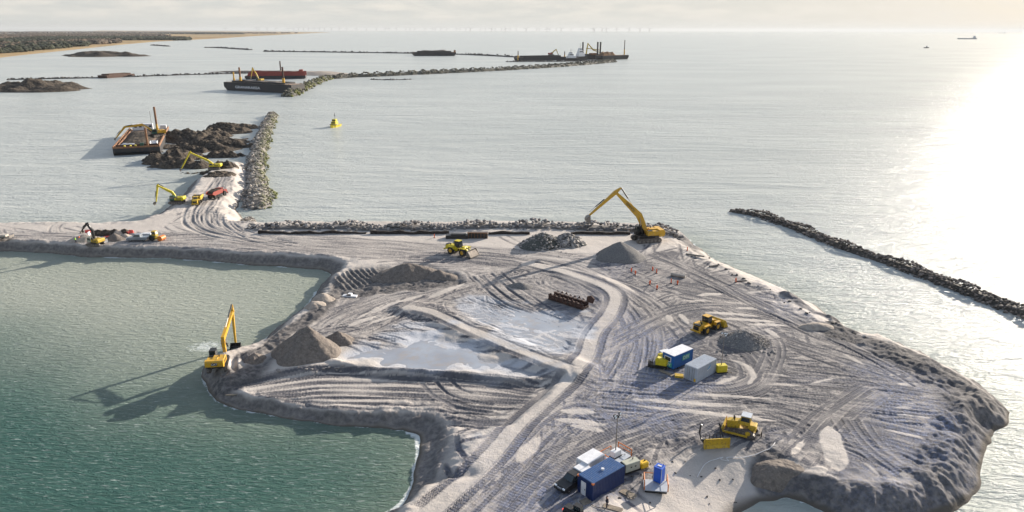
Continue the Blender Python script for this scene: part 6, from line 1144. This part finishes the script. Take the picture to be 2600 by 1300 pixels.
mb = MB(); mb.beam([(2, 12), (6, 34), (22, 20), (44, 14)], [2, 2, 2, 1.5], [2, 2, 2, 1.5]); mb.beam([(2, 24), (40, 20)], [1.5, 1.5], [2, 2]); mb.build('dredge_arm', M['yel2'], r); mb = MB(); mb.box((28, 6, 11.5), (18, 10, 4)); mb.build('engine_house', M['rustl'], r)
r, l, ang, p, y0, y1, h = barge('cargo_barge', 'barge heaped with brown material at the right end of the dredging fleet', (1530, 152.5), (1596, 150), 1, 22, 9, M['hull'], coam=0, deckm=M['deck'], posts=((.97, .5, 32, .9, 'rust'),)); cargo(r, '', 2, l * .56, 1.5, 20, h - 1, 8, M['ore'], 98)
# small yellow pilot boat
def boat():
    root = thing('pilot_boat', 'small yellow workboat heading towards the camera on open water', 'boat', P(851, 322), math.radians(-100)); V = []; Fs = []; st = [(-6, 2.2, 1.5), (-2, 2.5, 1.5), (3, 2.2, 1.7), (5.6, 1.0, 2.1), (6.8, .05, 2.4)]
    for x, w_, z in st: V += [(x, -w_, z), (x, -w_ * .75, -.3), (x, w_ * .75, -.3), (x, w_, z)]
    for i in range(4):
        for k in range(3): Fs.append((4 * i + k, 4 * i + 4 + k, 4 * i + 5 + k, 4 * i + 1 + k))
        Fs.append((4 * i, 4 * i + 3, 4 * i + 7, 4 * i + 4))
    Fs += [(0, 1, 2, 3), (19, 18, 17, 16)]; mb = MB(); mb.add(V, Fs); mb.build('hull', M['lem'], root); mb = MB()
    for s in (-1, 1): mb.tube([(-6, s * 2.3, 1.55), (-2, s * 2.6, 1.55), (3, s * 2.3, 1.75), (5.6, s * 1.1, 2.15), (6.8, 0, 2.45)], .18)
    mb.build('fender', M['blk'], root); mb = MB(); mb.box((.5, 0, 2.7), (4.6, 3.2, 2.0), bev=.25); mb.box((.2, 0, 4.4), (3.0, 2.6, 1.5), bev=.25); mb.build('wheelhouse', M['lem'], root); mb = MB(); mb.box((1.73, 0, 4.5), (.06, 2.2, .8)); mb.box((2.83, 0, 3.0), (.06, 2.4, .6)); mb.build('window', M['glass'], root); mb = MB(); mb.cyl((-.5, 0, 5.1), (-.5, 0, 9.2), .09, n=6); mb.tube([(-.5, -.7, 7), (-.5, .7, 7)], .06); mb.box((-.5, 0, 7.6), (.3, .9, .3)); mb.build('mast', M['blk'], root)
boat()
def ship(label, a, b, hh=9, ff=.8, m='silver'):
    p, q = P(*a), P(*b); ang = math.atan2(q[1] - p[1], q[0] - p[0]); l = math.hypot(*(q - p)[:2]); root = thing('cargo_ship', label, 'ship', p, ang); mb = MB(); mb.prism([(l * .04, -1), (l * .98, -1), (l, hh), (0, hh * 1.05)], 0, l * .12); mb.build('hull', M[m], root); mb = MB(); mb.box((l * ff + l * .06, l * .06, hh * 1.6), (l * .14, l * .1, hh * 1.6)); mb.box((l * ff + l * .05, l * .06, hh * 2.7), (l * .07, l * .06, hh * .8)); mb.build('superstructure', M['pale'], root); mb = MB(); mb.cyl((l * (ff - .06), l * .06, hh), (l * (ff - .06), l * .06, hh * 2.4), hh * .1, n=6).build('mast', M['steel'], root)
ship('long low cargo ship near the horizon at the right edge', (2430, 99.5), (2481, 99.8), 9); ship('faint second cargo ship right on the horizon at far right', (2533, 84.6), (2553, 84.7), 14); ship('tiny dark boat alone on the glittering sea at right', (2347, 122.2), (2359, 122), 3, .5, 'blk'); ship('very faint ship on the horizon right of the wind farm', (2092, 80.9), (2106, 81), 14); ship('faint ship on the horizon left of the wind farm', (880, 77.6), (891, 77.6), 16, .3)
# ------------------------------------------------------------------ offshore wind farm
def turbine():
    mb = MB(); mb.cyl((0, 0, -2), (0, 0, 1), .055, .035, n=6)
    mb.v = [(x * 1.0, y, z) for x, y, z in mb.v]; return mb
WTX = [573, 651, 658, 679, 701, 732, 745, 758, 771, 784, 798, 811, 824, 842, 862, 880] + [900 + x / 3.22 for x in (15, 97, 180, 253, 283, 342, 420, 455, 495, 577, 637, 660, 708, 755, 833, 862, 910, 948, 1033, 1070, 1120, 1150, 1203, 1235, 1273, 1322, 1402, 1490, 1512, 1573, 1597, 1647, 1690, 1772, 1862, 1950, 1960, 2025, 2060, 2143, 2243, 2332, 2412)]
def make_turbine(hub, ph_):
    mb = MB(); mb.cyl((0, 0, -2), (0, 0, hub), hub * .04, hub * .03, n=8); mb.box((0, 3, hub), (hub * .05, hub * .14, hub * .05), bev=1)
    for k in range(3): t = ph_ + k * 2.094; mb.beam([(0, hub), (math.sin(t) * hub * .2, hub + math.cos(t) * hub * .2), (math.sin(t) * hub * .62, hub + math.cos(t) * hub * .62)], [hub * .04, hub * .07, hub * .03], [hub * .02, hub * .03, hub * .012])
    return mb
TG = 'wind turbines along the horizon'; protos = []
for i, u in enumerate(WTX):
    near = (u > 1170 and i % 3 == 0) or u > 1500; vb = (82.6 if near else 80.6) + (u - 1300) * .0023; q = P(u, vb); scale_ = 15.0 * math.hypot(q[0], q[1]) / F * (1.0 if near else .78)
    if i < 5: o = make_turbine(100.0, i * .43).build('wind_turbine', M['turb']); protos.append(o)
    else: o = protos[i % 5].copy(); COL.objects.link(o)
    o.location = tuple(float(t) for t in q); s = scale_ / 162; o.scale = (s * 1.5, s * 1.5, s); tag(o, 'pale wind turbine standing in the sea on the horizon', 'wind turbine', TG)
